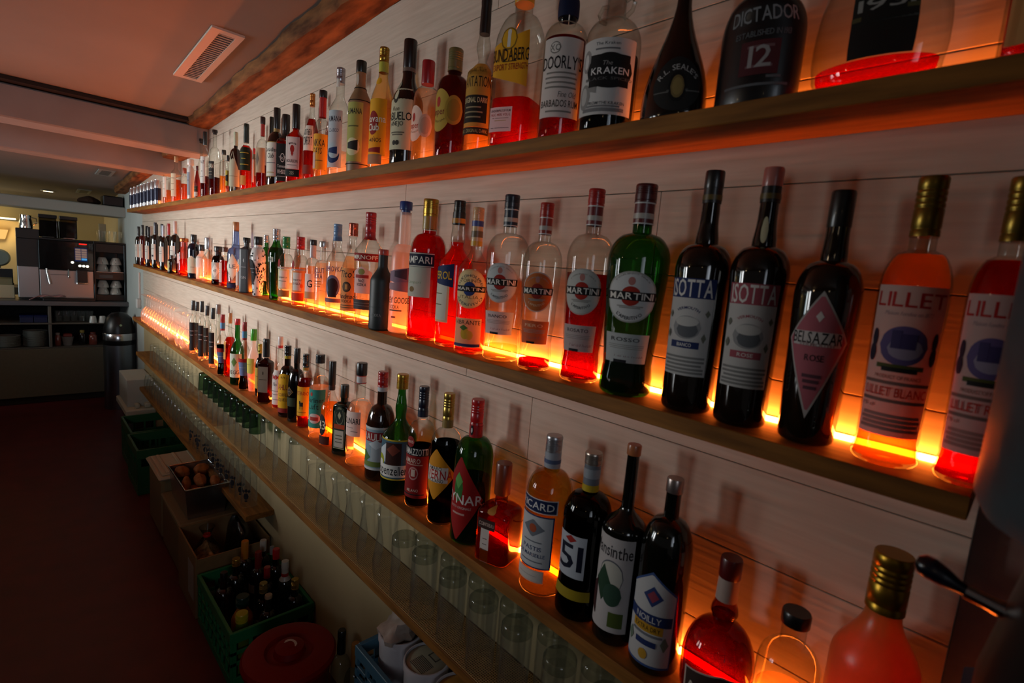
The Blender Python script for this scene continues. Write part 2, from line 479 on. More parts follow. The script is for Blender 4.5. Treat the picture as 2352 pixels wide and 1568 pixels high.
# top shelf
bt((3.832,-0.062,0.297,0.0218), '1', 'spirit_bottle', 'pale-labelled bottle with amber stopper, first after the slim cans on the top shelf', 'cl', ('e8a860',.3), (.88,.42,'a56a2a','p'), (.6,.75,.34,'c'), [('r',.35,.9,.2,PW,[('l',.3,.5,'8a7a66'),('l',-.2,.6,'8a7a66')])])
bt((3.586,-0.062,0.267,0.0254), '1', 'whisky_bottle', 'clear bottle with tall cream label over amber spirit, second after the slim cans', 'cl', ('e88a30',.5), (.87,.4,'c8a070','p'), (.62,.76,.34,'c'), [('r',.38,1.1,.24,'d6c6a8',[('l',.6,.7,'7a5a3a',0),('l',.1,.6,'8a7050'),('l',-.4,.6,'8a7050')])])
bt((3.492,-0.04,0.196,0.0206), '1', 'whisky_bottle', 'short amber bottle with brown cap, half hidden behind a silver-white bottle', 'cl', ('e0822c',.55), (.85,.5,'8a3a18','p'), (.65,.78,.4,'e'), [])
bt((3.188,-0.075,0.208,0.0158), '1', 'spirit_bottle', 'silver-white bottle with broad white cap, beside a slim dark red bottle on the top shelf', ('c9c6c2',.35), None, (.86,1.0,'d9d4cc','p'), (.7,.82,.6,'e'), [('r',.4,.8,.28,'8f97a3',[('l',.3,.7,'2b3244',0)])])
bt((3.033,-0.08,0.161,0.0132), '1', 'liqueur_bottle', 'slim tapering dark red bottle, the narrowest on the far half of the top shelf', ('6e120c',.15), None, (.86,.42,'4a0c08','p'), (.45,.9,.36,'c'), [('r',.3,1.2,.08,'2c2a1c',[('l',.1,.5,'c9b26a',0)]),('r',.14,1.2,.06,'c4c0b8',[])])
bt((3.132,-0.04,0.312,0.0158), '1', 'whisky_bottle', 'tall clear bottle with flat black stopper, leftmost of three necks below the beam end', 'cl', ('a02a14',.3), (.93,.6,'16120e','t'), (.55,.72,.4,'c'), [])
bt((2.907,-0.075,0.309,0.0188), '1', 'whisky_bottle', 'clear bottle with long black cap and white label over dark red spirit', 'cl', ('8e1c10',.33), (.8,.5,'15110f','p'), (.62,.78,.42,'c'), [('r',.42,1.1,.2,'d9d6d0',[('t','VALE',.1,.6,.7,.14,'222222'),('l',-.1,.2,'222222',.2),('l',-.5,.6,'777777')])])
bt((2.801,-0.06,0.307,0.0242), '1', 'whisky_bottle', 'round-shouldered clear bottle with cork-and-black stopper and square black label over dark red spirit', 'cl', ('7c120c',.3), (.93,.48,'17120e','t'), (.55,.75,.34,'e'), [('r',.4,.95,.13,'23211f',[('t','CORAN',0,.45,.85,.32,'cfc8b4'),('l',-.2,.6,'8d8672'),('l',-.5,.6,'8d8672')])])
bt((2.73,-0.04,0.214,0.0183), '1', 'spirit_bottle', 'low wide clear bottle of orange spirit behind a miniature with yellow and black label', 'cl', ('f8c478',.45), (.9,.5,'1c1713','p'), (.6,.8,.4,'e'), [])
bt((2.502,-0.085,0.159,0.008), '1', 'spirit_bottle', 'miniature bottle with yellow and black label and small black cap, smallest on the top shelf', 'cl', ('d0862e',.6), (.84,.6,'14110f','p'), (.66,.8,.45,'e'), [('r',.4,1.4,.2,'b9a43a',[('g',0,0,.8,.35,'1c1a14')])])
bt((2.465,-0.065,0.253,0.024,42.), '1', 'whisky_bottle', 'dark brown bottle with pale green foil neck and cream shield label on the top shelf', ('24100a',.12,0,.4), None, (.78,.36,'b9c4a8','p'), (.55,.74,.3,'e'), [('d',.33,1.2,.36,'b9b59a',[]),('r',.25,1.2,.14,'b9b59a',[('l',.2,.7,'5a5a3a',0)])])
bt((2.311,-0.07,0.264,0.0221,44.), '1', 'whisky_bottle', 'bottle with torn dark green foil top, dark green label and glowing orange spirit', 'cl', ('e4501a',.68), (.72,.44,'14241a','w'), (.6,.72,.38,'c'), [('r',.48,1.25,.17,'1d2a1a',[('l',.5,.7,'c9b23a',0),('l',.0,.3,'c9b23a',0),('l',-.5,.7,'c9b23a')]),('r',.16,.5,.07,'d0954a',[])])
bt((2.344,-0.03,0.182,0.0096), '1', 'whisky_bottle', 'narrow pink-lit bottle with white label, squeezed behind a dark green foiled bottle', 'cl', ('d83a22',.4), (.88,.5,'b01c14','p'), (.68,.8,.45,'e'), [('r',.5,1.1,.25,'d6c2bc',[('l',.2,.3,'2a1a1a',0)])])
bt((2.153,-0.06,0.269,0.0221,36.), '1', 'whisky_bottle', 'clear bottle with red neck strip, tan label and little dark red spirit left', 'cl', ('a01e18',.34), (.9,.4,'2a120c','p',(.74,'9a2a20')), (.52,.7,.3,'e'), [('r',.4,1.0,.17,'b59a7a',[('d',-.3,.1,.4,.7,'6a5a4c')])])
bt((2.144,-0.0312,0.275,0.0182), '1', 'whisky_bottle', 'clear bottle with black-green foil neck, behind a tan-labelled bottle with a low rest of spirit', 'cl', ('c23a1a',.3), (.74,.4,'10201c','p'), (.55,.72,.32,'e'), [])
bt((1.992,-0.065,0.274,0.0311,29.), '1', 'whisky_bottle', 'dark brown bottle with long black cap and cream gold-edged label with black script', ('1e0a06',.1,0,.5), None, (.74,.36,'15100d','p',(.7,'a98a4a')), (.5,.7,.3,'e'), [('r',.34,1.05,.22,'a98f4e',[('r',0,0,.95,.96,'d8d2c2'),('t','Canadian',0,.55,.8,.14,'1c1c1c',1,.25),('t','Club',.05,.2,.4,.16,'1c1c1c',1,.25),('l',-.2,.6,'777777'),('l',-.75,.5,'a98f4e')])])
bt((1.919,-0.06,0.242,0.0304), '1', 'whisky_bottle', 'square clear bottle with black label and black cap, beside a white-labelled bourbon bottle', 'cl', ('d2481c',.62), (.78,.42,'100e0d','p',(.66,'191614')), (.6,.72,.36,'c',{'n':7,'ax':.82,'ay':.82}), [('r',.32,.78,.26,'1a1918',[('a','JACK DANIELS',0,.05,.75,.16,80,'c9c6c0'),('o',0,.25,.32,.24,'c9c6c0'),('o',0,.25,.26,.19,'1a1918'),('t','No.7',0,.25,.3,.12,'c9c6c0'),('t','Tennessee',0,-.2,.7,.1,'c9c6c0',0,.2),('t','WHISKEY',0,-.5,.7,.14,'c9c6c0'),('l',-.75,.7,'8a8884')])], rz=48)
bt((1.816,-0.065,0.257,0.0279,27.), '1', 'whisky_bottle', 'square-shouldered bourbon bottle with tall black cap, white label and red wax seal emblem', 'cl', ('d2501e',.7), (.7,.44,'12100f','p'), (.58,.68,.36,'c',{'n':5,'ax':.9,'ay':.9}), [('r',.38,.95,.2,'d8d2ca',[('a','JIM BEAM',0,.2,.8,.2,70,'141414'),('o',0,.25,.26,.24,'a02018'),('d',0,-.02,.16,.2,'a02018'),('t','BOURBON',0,-.5,.7,.12,'2a2a2a'),('l',-.75,.6,'777777')]),('r',.13,.95,.045,'1c2420',[('t','225',0,0,.25,.5,'b9b59a')])], rz=45)
bt((1.737,-0.045,0.283,0.0239,32.), '1', 'liqueur_bottle', 'orange-lit bottle with gold cap and white speech-bubble label, behind a red-capped yellow-labelled one', 'cl', ('c8421a',.72), (.86,.34,'b0743a','sm'), (.5,.82,.3,'c'), [('r',.5,.85,.14,'d6cfc0',[('t','SOUTHERN',0,.45,.8,.3,'1d1d1d'),('t','COMFORT',0,-.25,.8,.42,'1d1d1d')]),('r',.15,.9,.05,'7a2a1c',[])])
bt((1.587,-0.075,0.256,0.0229,40.), '1', 'whisky_bottle', 'bottle with red capsule, black cap top and bright yellow label', 'cl', ('fbdca0',.4), (.92,.5,'141010','p',(.7,'a81c18')), (.52,.68,.42,'e'), [('r',.3,1.2,.2,'d9a32c',[('t','NIKKA',0,.5,.7,.24,'1c1814'),('t','DAYS',-.1,.05,.5,.22,'1c1814'),('l',-.5,.5,'7a5a1c')]),('r',.2,.35,.09,'d8b0a0',[],-40)])
bt((1.495,-0.065,0.303,0.0288,29.), '1', 'pisco_bottle', 'clear bottle with ribbed silver cap and tall light blue oval label', 'cl', ('fdeedd',.24), (.86,.42,'a7a9b0','sm'), (.6,.76,.4,'c'), [('r',.34,.9,.26,'aebfc6',[('t','HUMANA',.05,.7,.85,.12,'1a2030'),('t','CLASICO',.05,.3,.6,.08,'3a4660',0,.2),('o',0,-.55,.8,.3,'1f3060'),('o',.1,-.4,.7,.28,'aebfc6'),('g',0,-.4,.55,.1,'1f3060')]),('r',.86,.5,.035,'d6d0c4',[])])
bt((1.373,-0.065,0.295,0.03,28.), '1', 'pisco_bottle', 'wood-coloured opaque bottle with black cap, black cords and yellow-green oval label', ('8a6a48',.5,0,0,.15,14), None, (.9,.46,'141a14','p'), (.62,.8,.42,'c'), [('r',.36,.9,.26,'a9a858',[('t','HUMANA',.05,.7,.85,.12,'1c1c14'),('l',.2,.6,'5a5a2c'),('o',0,-.5,.8,.3,'d0ca9a'),('g',0,-.45,.6,.14,'1c1c18')]),('r',.64,3.1,.004,'17130f',[]),('r',.76,3.1,.004,'17130f',[]),('r',.08,3.1,.004,'17130f',[]),('o',.83,.3,.05,'c8c0b0',[])])
bt((1.253,-0.065,0.301,0.0291,22.), '1', 'rum_bottle', 'bottle with gold screw cap and yellow label with a dark red disc, glowing orange', 'cl', ('fbe2b4',.97), (.88,.42,'a88434','sm',(.8,'b5b43c')), (.55,.8,.4,'c'), [('r',.34,1.1,.23,'d9a51e',[('o',-.1,.15,.5,.42,'8e1c14'),('t','Havana',.05,.3,.9,.15,'e4dccb'),('t','Club',-.1,0,.55,.15,'e4dccb'),('l',-.45,.12,'2a1c0c',-.35),('t','AÑOS',.15,-.45,.5,.09,'2a1c0c'),('g',0,-.8,.6,.08,'9a2018')]),('r',.08,.8,.04,'9a8060',[]),('o',.72,.5,.03,'d9a51e',[])])
bt((1.14,-0.06,0.293,0.0374,23.), '1', 'rum_bottle', 'near-black bottle with long dark brown capsule and tall cream label with a bearded man portrait', ('140b09',.1,0,.6), None, (.78,.42,'1c0f0c','p',(.75,'6a5a4c')), (.5,.72,.4,'c'), [('r',.36,1.0,.24,'cdc6a4',[('o',-.2,.72,.22,.22,'3a342a'),('o',-.2,.78,.15,.16,'cdc6a4'),('t','Ron',-.15,.32,.25,.09,'5a4c34',0,.3),('t','ABUELO',0,.08,.9,.16,'14110e'),('t','AÑEJO',-.1,-.16,.5,.09,'3a342a'),('l',-.45,.5,'6a6250'),('l',-.52,.4,'6a6250'),('o',-.2,-.78,.14,.08,'2c281f'),('o',.05,-.78,.14,.08,'2c281f')]),('o',.63,.3,.035,'a09a84',[],-25)])
bt((1.074,-0.05,0.235,0.0321,27.), '1', 'rum_bottle', 'clear bottle with red capsule and two overlapping pinkish-white round labels, orange-lit', 'cl', ('fdeee0',.72), (.78,.46,'93121a','p'), (.62,.75,.44,'e'), [('o',.38,.75,.17,'dcc2b0',[('o',-.1,.35,.22,.24,'a82a1c'),('t','ampero',0,-.1,.9,.2,'b0381f'),('a','BLANCO',0,.0,.8,.14,-80,'a86a4a')],-22),('o',.36,.5,.11,'d6b09a',[('o',0,0,.75,.75,'c99c84')],28)])
bt((0.957,-0.06,0.23,0.0362,27.), '1', 'rum_bottle', 'dark red rum bottle with olive-gold capsule and two overlapping round gold labels', 'cl', ('8c120a',.8), (.8,.44,'6a6238','s',), (.62,.76,.4,'e'), [('o',.42,.8,.19,'b99b3e',[('o',-.1,.4,.22,.24,'a82a1c'),('t','ampero',0,-.05,.9,.2,'7a2a14'),('a','ESPECIAL',0,.0,.8,.13,-90,'6a4a1c')],-24),('o',.42,.55,.13,'a98a34',[('o',0,0,.75,.75,'8f7428')],30)])
bt((0.871,-0.055,0.316,0.0297,22.), '1', 'rum_bottle', 'bottle with black wax neck, bulging glass throat and gold label with a black lower panel', 'cl', ('f8cf90',.18), (.76,.36,'0f0c0b','w'), (.5,.6,.3,'c',{'nb':[(.68,.5),(.76,.34),(1,.32)]}), [('r',.37,1.2,.2,'b08d3a',[('t','Original Rum',0,.75,.7,.1,'5a4418',0,.2),('t','PLANTATION',0,.38,1.0,.2,'2a1c0c'),('r',.05,-.45,.8,.42,'221a12'),('t','ORIGINAL DARK',.05,-.18,.8,.1,'cdb98a'),('l',-.4,.5,'9a8a66'),('l',-.55,.6,'9a8a66'),('l',-.7,.5,'9a8a66')]),('r',.145,1.25,.022,'2a1e12',[('t','DARK . ORIGINAL DARK',0,0,.9,.6,'b09a66')])])
bt((0.754,-0.06,0.289,0.0465,26.), '1', 'rum_bottle', 'square-bodied clear bottle with yellow cap and slanted yellow label showing a white bear', 'cl', ('d83012',.3), (.9,.4,'c69a1c','p'), (.56,.84,.36,'e',{'n':4.5,'ax':.9,'ay':.9}), [('g',.52,.86,.13,'d6a020',[('o',-.1,.95,.42,.52,'7a5a18'),('o',-.1,.95,.36,.45,'d6a020'),('r',-.1,.9,.08,.34,'cfccc4'),('o',-.1,1.25,.1,.14,'cfccc4'),('t','BUNDABERG',0,.2,1.0,.36,'15110c'),('t','EXPORT STRENGTH',.05,-.35,.95,.18,'8a2a12'),('l',-.1,.35,'3a2a10')]),('r',.16,.5,.075,'d6c0bc',[('t','UNDERPROOF RUM',0,.7,.85,.12,'3a2a2a'),('t','ALC 40% VOL 1L',0,.38,.85,.13,'a03020'),('l',.1,.7,'7a5a4a'),('l',-.1,.5,'b08a3a'),('l',-.7,.8,'3a2a2a',0)],-12)], rz=20)
bt((0.642,-0.06,0.289,0.0374,37.), '1', 'rum_bottle', 'deep red rum bottle with bulging dark blue taped neck and large white label reading XO', 'cl', ('9a1408',.58), (.88,.36,'0d0d10','p',(.82,'6a5040')), (.58,.68,.36,'e',{'nb':[(.72,.46),(.8,.46),(.84,.36),(1,.33)]}), [('r',.34,1.02,.22,'d3cdc4',[('o',-.35,.75,.26,.15,'6a665f'),('o',-.35,.75,.23,.125,'d3cdc4'),('t','XO',-.35,.75,.25,.1,'6a665f'),('t',"DOORLY'S",0,.38,.98,.2,'1c1a18'),('l',.12,.7,'807a72'),('l',.0,.75,'807a72'),('l',-.12,.7,'807a72'),('l',-.24,.75,'807a72'),('t','Fine Old',.35,-.42,.4,.09,'4a463f',0,.2),('t','BARBADOS RUM',0,-.65,.9,.11,'3a362f'),('l',-.85,.6,'807a72')]),('r',.76,3.1,.05,'141c3a',[])])
kr = bt((0.542,-0.0576,0.238,0.0446,28.), '1', 'rum_bottle', 'bottle of black rum with two glass neck loops and a grey octopus label', 'cl', ('0a0504',.5), (.93,.38,'100e0e','p'), (.58,.74,.34,'e'), [('r',.33,1.08,.235,'cfcdc8',[('t','The Kraken',.0,.86,.4,.05,'4a4a4a'),('l',.72,.4,'6a6a6a'),('o',-.72,.45,.2,.3,'8f8d89'),('o',-.74,.45,.1,.2,'cfcdc8'),('o',-.7,-.5,.24,.34,'8a8884'),('o',-.72,-.48,.14,.24,'b5b3ae'),('g',-.4,-.3,.14,.1,'8a8884'),('o',.12,.15,.78,.46,'141414'),('r',.12,.15,.66,.42,'141414'),('t','The',.05,.34,.16,.07,'8f8d89',0,.2),('t','KRAKEN',.14,.14,.62,.11,'e0deda'),('t','BLACK SPICED',.12,-.06,.8,.045,'5a5a58'),('t','FROM THE KRAKEN',.1,-.7,.6,.05,'5a5a5a'),('l',-.78,.55,'7a7a7a'),('l',-.85,.7,'7a7a7a'),('l',-.9,.7,'7a7a7a')])])
for s_ in (-1, 1):
    mb = MB(); mb.tube([(0, s_ * .019, .178), (0, s_ * .03, .184), (0, s_ * .034, .194), (0, s_ * .027, .204), (0, s_ * .017, .202)], .0035, GLASS['cl'], 8); mb.build('neck_loop', kr)
bt((0.42,-0.0616,0.245,0.0486,28.), '1', 'rum_bottle', 'black flask-shaped bottle tapering to a long neck, arched grey lettering and a round gold seal', 'bk', None, (.93,.2,'1a1614','p'), (.1,.72,.2,'c',{'ax':.72,'ay':1.0}), [('o',.19,.8,.15,'1d1d1c',[('a',"R.L. SEALE'S",0,-.45,1.0,.2,105,'9a9a96'),('l',-.25,.4,'4a4a48'),('l',-.3,.3,'5a5a56',-.62),('l',-.3,.3,'5a5a56',.62),('o',0,-.12,.36,.56,'0d0d0c'),('o',0,-.12,.26,.42,'6a5a34'),('o',0,-.12,.2,.32,'7d6b3e')])])
bt((0.305,-0.056,0.211,0.0514,23.), '1', 'rum_bottle', 'broad matte black bottle with silver lettering and a dark red rectangle numbered 12', ('0c0d0f',.32,0,.1), None, (.9,.4,'111113','p'), (.45,.66,.36,'e',{'ax':.72,'ay':1.0}), [('r',.36,.88,.34,None,[('t','DICTADOR',-.08,.42,.95,.14,'7d7f80'),('t','ESTABLISHED IN 1913',-.1,.12,.75,.06,'5a5c5e'),('r',-.12,-.28,.52,.28,'4a1c20'),('t','12',-.12,-.26,.3,.22,'8f8a88'),('l',-.1,.35,'6a4a4c',-.12),('l',-.42,.35,'6a4a4c',-.12),('l',-.72,.9,'5a5c5e',-.15),('l',-.6,.2,'5a5c5e',.3)])])
bt((0.176,-0.054,0.217,0.065,11.), '1', 'rum_bottle', 'very wide clear decanter with black shield label reading 1931 and a shallow red rest', 'cl', ('f0481c',.14,.1), (.9,.22,'1a1412','p'), (.28,.72,.2,'e',{'ax':.58,'ay':1.0,'bp':[(0,.72),(.04,.86),(.1,.96),(.2,1.0)]}), [('r',.34,.48,.2,'10130f',[('t','1931',0,.2,.85,.16,'8d8b84'),('g',0,-.18,1.0,.02,'3a3c38'),('l',.4,.7,'5a5c58'),('r',.8,.05,.2,.05,'4a4424'),('r',-.85,-.08,.15,.05,'4a4424')])])
bt((0.03,-.056,.33,.045,10), '1', 'spirit_bottle', 'squared red bottle with mottled parchment label, last at the near end of the top shelf', 'cl', ('b3230c',.8), (.88,.4,'3a1a10','p'), (.66,.76,.36,'c',{'n':7,'ax':.85,'ay':.9}), [('r',.34,.8,.3,'b5935a',[('l',.5,.6,'7a5a30'),('l',.2,.8,'5a3a1c',0),('l',-.2,.5,'7a5a30'),('l',-.5,.6,'7a5a30')])])

# middle shelf: wine bottles at the far end
wine = ((309,600,523,17,-.085,'141416',0),(317,600,521,17,-.04,'1a1a1e',0),(324,604,517,18,-.085,'141416',1),(334,605,521,17,-.04,'c9c4bc',0),(341,610,521,17,-.08,'15151a',0),(349,612,514,18,-.04,'17171c',0),(357,615,511,20,-.075,'2a3040',2),(366,618,514,19,-.04,'1a1e2c',0),(376,622,518,20,-.075,'a9b4c4',0),(385,626,513,20,-.04,'94141a',0))
WD = ('black-capsuled wine bottle in the front row, farthest on the middle shelf','wine bottle with black capsule, back row of the wine cluster, second from the far end','dark red wine bottle in front of the wine cluster on the middle shelf','wine bottle with white capsule, back row of the wine cluster','front-row wine bottle with black capsule just right of the white-capsuled one','back-row wine bottle with tall black capsule in the middle of the wine cluster','front-row wine bottle with blue-grey foil and white label with dark squares','back-row wine bottle with navy capsule beside the blue-grey foiled one','front-row wine bottle with pale blue capsule near the right of the wine cluster','wine bottle with bright red capsule in the wine cluster')
for i, q in enumerate(((4.69,-.085,.275,.0225),(4.70,-.034,.285,.0225),(4.53,-.085,.285,.0225),(4.53,-.034,.282,.0225),(4.33,-.08,.272,.0225),(4.36,-.03,.296,.0225),(4.13,-.075,.3,.0235),(4.19,-.028,.296,.022),(3.88,-.075,.279,.0227),(3.97,-.03,.297,.022))):
    bt(q, '2', 'wine_bottle', WD[i], ('130c0a' if i != 2 else '4a0c0a',.1,0,.6), None, (.76,.4,wine[i][5],'p'), (.6,.74,.36,'e'), [('r',.36,1.15,.17,'cfcbc2',[('l',.4,.6,'5a5a60'),('l',.1,.6,'3a3a44',0)] if i != 6 else [('r',-.3,-.5,.2,.12,'1c2030'),('r',.3,-.5,.2,.12,'1c2030'),('l',.4,.7,'3a3a44',0)])])
bt((3.681,-0.05,0.306,0.0267), '2', 'wine_bottle', 'widest dark wine bottle with frosted pinkish capsule, at the right end of the wine cluster', ('160a07',.1,0,.6), None, (.76,.38,'b9a9a4','p'), (.56,.74,.34,'e'), [('r',.4,1.0,.12,'cfcbc2',[('l',.2,.6,'3a3a44')])])
bt((3.575,-0.09,0.105,0.0199), '2', 'liqueur_bottle', 'squat black bottle with oval cream label in front of the widest wine bottle', 'bk', None, (.86,.5,'101010','p'), (.6,.8,.45,'e'), [('o',.4,.6,.3,'b5a87a',[])])
bt((3.621,-0.055,0.112,0.0191), '2', 'liqueur_bottle', 'squat amber bottle glowing orange between a squat black bottle and a pink faceted one', 'am', ('c05a18',.7), (.86,.5,'1a120c','p'), (.6,.8,.45,'e'), [('o',.4,.7,.28,'b59a5a',[])])
bt((3.386,-0.065,0.208,0.0352,55.), '2', 'gin_bottle', 'pink glass bottle with copper collar cap, broad shouldered', 'pk', ('f07a52',.45), (.9,.62,'b5643a','pm'), (.6,.78,.5,'c',{'n':3.2,'ax':.9,'ay':.9}), [('r',.45,.7,.13,'d8b0a8',[('l',.3,.5,'8a5a54')])])
bt((3.149,-0.07,0.229,0.0291,54.), '2', 'gin_bottle', 'dark navy bottle with black cap and white triangular label, right of the pink one', ('0d1020',.12,0,.5), None, (.84,.5,'0f0f12','p'), (.62,.8,.42,'e'), [('k',.32,.85,.2,'c9c4ac',[('l',-.3,.4,'4a4a3a',.2)])])
bt((3.099,-0.045,0.18,0.0258), '2', 'gin_bottle', 'dull white frosted bottle with square black cap, behind a navy bottle with triangular label', 'fr', None, (.82,.55,'121214','p'), (.6,.76,.45,'c'), [('r',.5,1.1,.16,'c9c6c0',[])])
bt((2.861,-0.07,0.216,0.0293,53.), '2', 'gin_bottle', 'clear bottle with tall flared silver cap, pink-lit', 'cl', ('fde2d4',.52), (.74,.6,'c4c6ca','pm'), (.5,.72,.3,'c'), [('t' if False else 'r',.2,.6,.1,None,[('t','LE',0,0,.4,.4,'6a4a44')])])
bt((2.716,-0.065,0.178,0.0274,46.), '2', 'gin_bottle', 'short brown apothecary bottle with broad dark cap and white diamond label', 'br', ('8a3a14',.8), (.86,.62,'1a1210','p'), (.58,.76,.5,'e'), [('r',.36,.9,.22,'b5b0a6',[('d',0,0,.8,.8,'d8d4c8'),('t','47',0,0,.3,.2,'3a3a3a')])])
bt((2.586,-0.07,0.177,0.0236), '2', 'gin_bottle', 'brown-capped bottle with tall pale label and a stripe of red-orange light on its right side', 'cl', ('d8552a',.66), (.88,.5,'5a3018','p'), (.64,.78,.42,'e'), [('r',.36,.9,.25,'c9b0a4',[('l',.4,.6,'8a6a60'),('l',.2,.6,'8a6a60'),('l',0,.6,'8a6a60')],-25)])
bt((2.469,-0.06,0.288,0.0331,51.), '2', 'gin_bottle', 'tall lilac-blue fluted bottle with cork top and white-yellow diamond label', 'bl', ('fdeadc',.22), (.86,.38,'a8703a','p'), (.5,.62,.5,'e',{'nb':[(.66,.46),(.7,.42),(.85,.38),(1,.36)]}), [('d',.33,1.0,.2,'cfc9b4',[('d',0,0,.85,.85,'d6d2c4'),('t','LE',0,.05,.4,.18,'4a5a6a')]),('r',.05,3.1,.035,'1c1640',[])])
bt((2.316,-0.09,0.132,0.0113), '2', 'gin_bottle', 'slim miniature clear bottle with warm orange foot, left of the slate box-like bottle', 'cl', ('fdeadc',.5), (.85,.5,'d0c4b8','p'), (.66,.8,.45,'e'), [('r',.4,1.1,.2,'d6c8bc',[])])
bt((2.273,-0.075,0.222,0.0251), '2', 'gin_bottle', 'slate-grey square bottle with GIN lettering and black swing cap', ('34383c',.4), None, (.86,.55,'121212','t'), (.78,.84,.4,'c',{'n':7,'ax':.85,'ay':.85}), [('r',.4,.8,.34,None,[('t','GIN',0,-.35,.5,.09,'a9adb0'),('o',0,.55,.1,.1,'b5b9bb'),('l',.2,.5,'8a8e90')])], rz=42)
bt((2.128,-0.078,0.227,0.0282,40.), '2', 'gin_bottle', 'white bottle covered in black leaf pattern with black cap and black oval label', ('d8d6d2',.25,0,.5), None, (.86,.55,'101010','p'), (.62,.82,.5,'e',{'bp':[(0,.62),(.3,.76),(.6,1.0)]}), [('o',.42,.8,.2,'15151a',[('l',.2,.8,'8a8a90',0),('l',-.1,.6,'8a8a90',0)],-30),('x',.40,3.1,.37,None,[(random.choice('do'),random.uniform(-1,1),random.uniform(-1,1),random.uniform(.022,.05),random.uniform(.025,.07),'17171a') for _ in range(190)])])
bt((2.175,-0.032,0.238,0.019), '2', 'gin_bottle', 'dark green bottle with silver ribbed cap and white label, half behind a slender green one', 'gr', ('1a7a1c',.5), (.87,.5,'b5b5b5','sm'), (.62,.8,.42,'e'), [('r',.38,1.0,.14,'c9cfc0',[('t','Tanqueray',0,.1,.9,.25,'22442a',0,.2)]),('o',.6,.45,.06,'7a1c14',[],-25)])
bt((1.972,-0.065,0.258,0.0263,41.), '2', 'gin_bottle', 'slender bright green tapering bottle with ribbed silver cap and silver band', 'gr', ('3f9a2c',.74), (.84,.5,'bdbdc0','sm'), (.66,.82,.46,'c',{'bp':[(0,.78),(.6,1.0)],'n':2.6}), [('r',.57,1.2,.035,'b9bbae',[('t','No. TEN',0,0,.6,.5,'3a4a3a')]),('o',.68,.5,.05,'7a1c14',[],-20)])
bt((1.877,-0.065,0.231,0.0241,40.), '2', 'gin_bottle', 'clear gin bottle with green screw cap, leafy white label and red shoulder seal', 'cl', ('fdf0d8',.3), (.82,.52,'1f7a3c','s'), (.58,.74,.46,'e'), [('r',.36,1.0,.15,'c4c69a',[('r',.05,0,.6,.85,'d6d2c4'),('t','Tanqueray',0,.2,.7,.13,'3a3a2a',0,.2),('l',-.2,.6,'3a4a2a',0)]),('r',.14,1.0,.05,'7d6438',[]),('o',.6,.4,.06,'8a1c1c',[],-40),('r',.53,3.1,.012,'a9a9a4',[])])
bt((1.749,-0.065,0.231,0.0246,39.), '2', 'gin_bottle', 'orange gin bottle with red screw cap, white label with oranges and orange base band', 'cl', ('f8bc84',.56), (.82,.52,'b21c1c','s'), (.58,.74,.46,'e'), [('r',.36,1.0,.15,'c9925a',[('r',.05,0,.6,.85,'d8cfc4'),('t','Tanqueray',0,.2,.7,.13,'3a3a2a',0,.2),('t','SEVILLA',0,-.2,.6,.13,'6a2a1a'),('o',.7,-.4,.2,.2,'c05a1c')]),('r',.14,1.0,.06,'b0401c',[]),('o',.6,.4,.06,'8a1c1c',[],-40),('r',.53,3.1,.012,'a9a9a4',[])])
bt((1.674,-0.055,0.224,0.0219,38.), '2', 'gin_bottle', 'pink-orange lit bottle with black and silver cap and white label with a black curl', 'cl', ('fbd8bc',.62), (.92,.5,'121014','p',(.74,'a9a9ac')), (.6,.74,.42,'e'), [('r',.38,1.0,.13,'d8d2ca',[('t','G',.1,-.1,.4,.5,'1a1a1a')]),('r',.2,.9,.05,'a9946a',[])])
bt((1.571,-0.065,0.219,0.0246,37.), '2', 'vodka_bottle', 'clear orange-glowing bottle with short silver cap and blue lettering printed on the glass', 'cl', ('fdeedd',.7), (.92,.56,'c0bfbb','pm'), (.62,.74,.42,'e'), [('r',.46,1.1,.22,None,[('t','ABSOLUT',0,.6,.9,.2,'1f2f6a'),('t','VODKA',0,.25,.7,.2,'1f2f6a'),('l',-.1,.6,'8a5a3a'),('l',-.25,.6,'8a5a3a'),('l',-.4,.5,'8a5a3a')],-20)])
bt((1.478,-0.065,0.271,0.0291,38.), '2', 'vodka_bottle', 'clear bottle with light blue capsule and a dark bison picture on its label', 'cl', ('fdeedd',.6), (.86,.42,'5a86b0','s',(.82,'3f6a9a')), (.58,.76,.42,'c',{'nb':[(.8,.46),(.86,.4),(1,.38)]}), [('r',.34,1.1,.22,None,[('t','ZUBROVKA',0,.8,.95,.16,'2a3f7a'),('o',.05,-.05,.7,.55,'6a7090'),('o',.1,-.05,.5,.4,'2a1820'),('o',-.25,.08,.2,.2,'2a1820'),('r',.05,-.45,.4,.14,'2a1820'),('r',0,-.75,.95,.1,'8a5a5c')])])
bt((1.381,-0.065,0.273,0.0281,34.), '2', 'vodka_bottle', 'clear bottle with copper-pink cap and tan paper label with a dark oval stamp', 'cl', ('fce6c8',.66), (.87,.46,'b0604c','sm'), (.5,.8,.34,'c',{'nb':[(.84,.34),(.88,.46),(1,.44)]}), [('r',.32,1.15,.22,'c58c4c',[('t',"Tito's",.05,.72,.8,.2,'2f2216',1,.2),('o',0,.12,.42,.24,'2f2216'),('o',0,.12,.36,.19,'5a4028'),('r',0,.12,.12,.12,'c58c4c'),('t','Handmade',.05,-.32,.95,.14,'2f2216',1,.25),('t','VODKA',0,-.55,.5,.09,'4a3620'),('l',-.75,.7,'6a5030'),('l',-.85,.7,'6a5030')])])
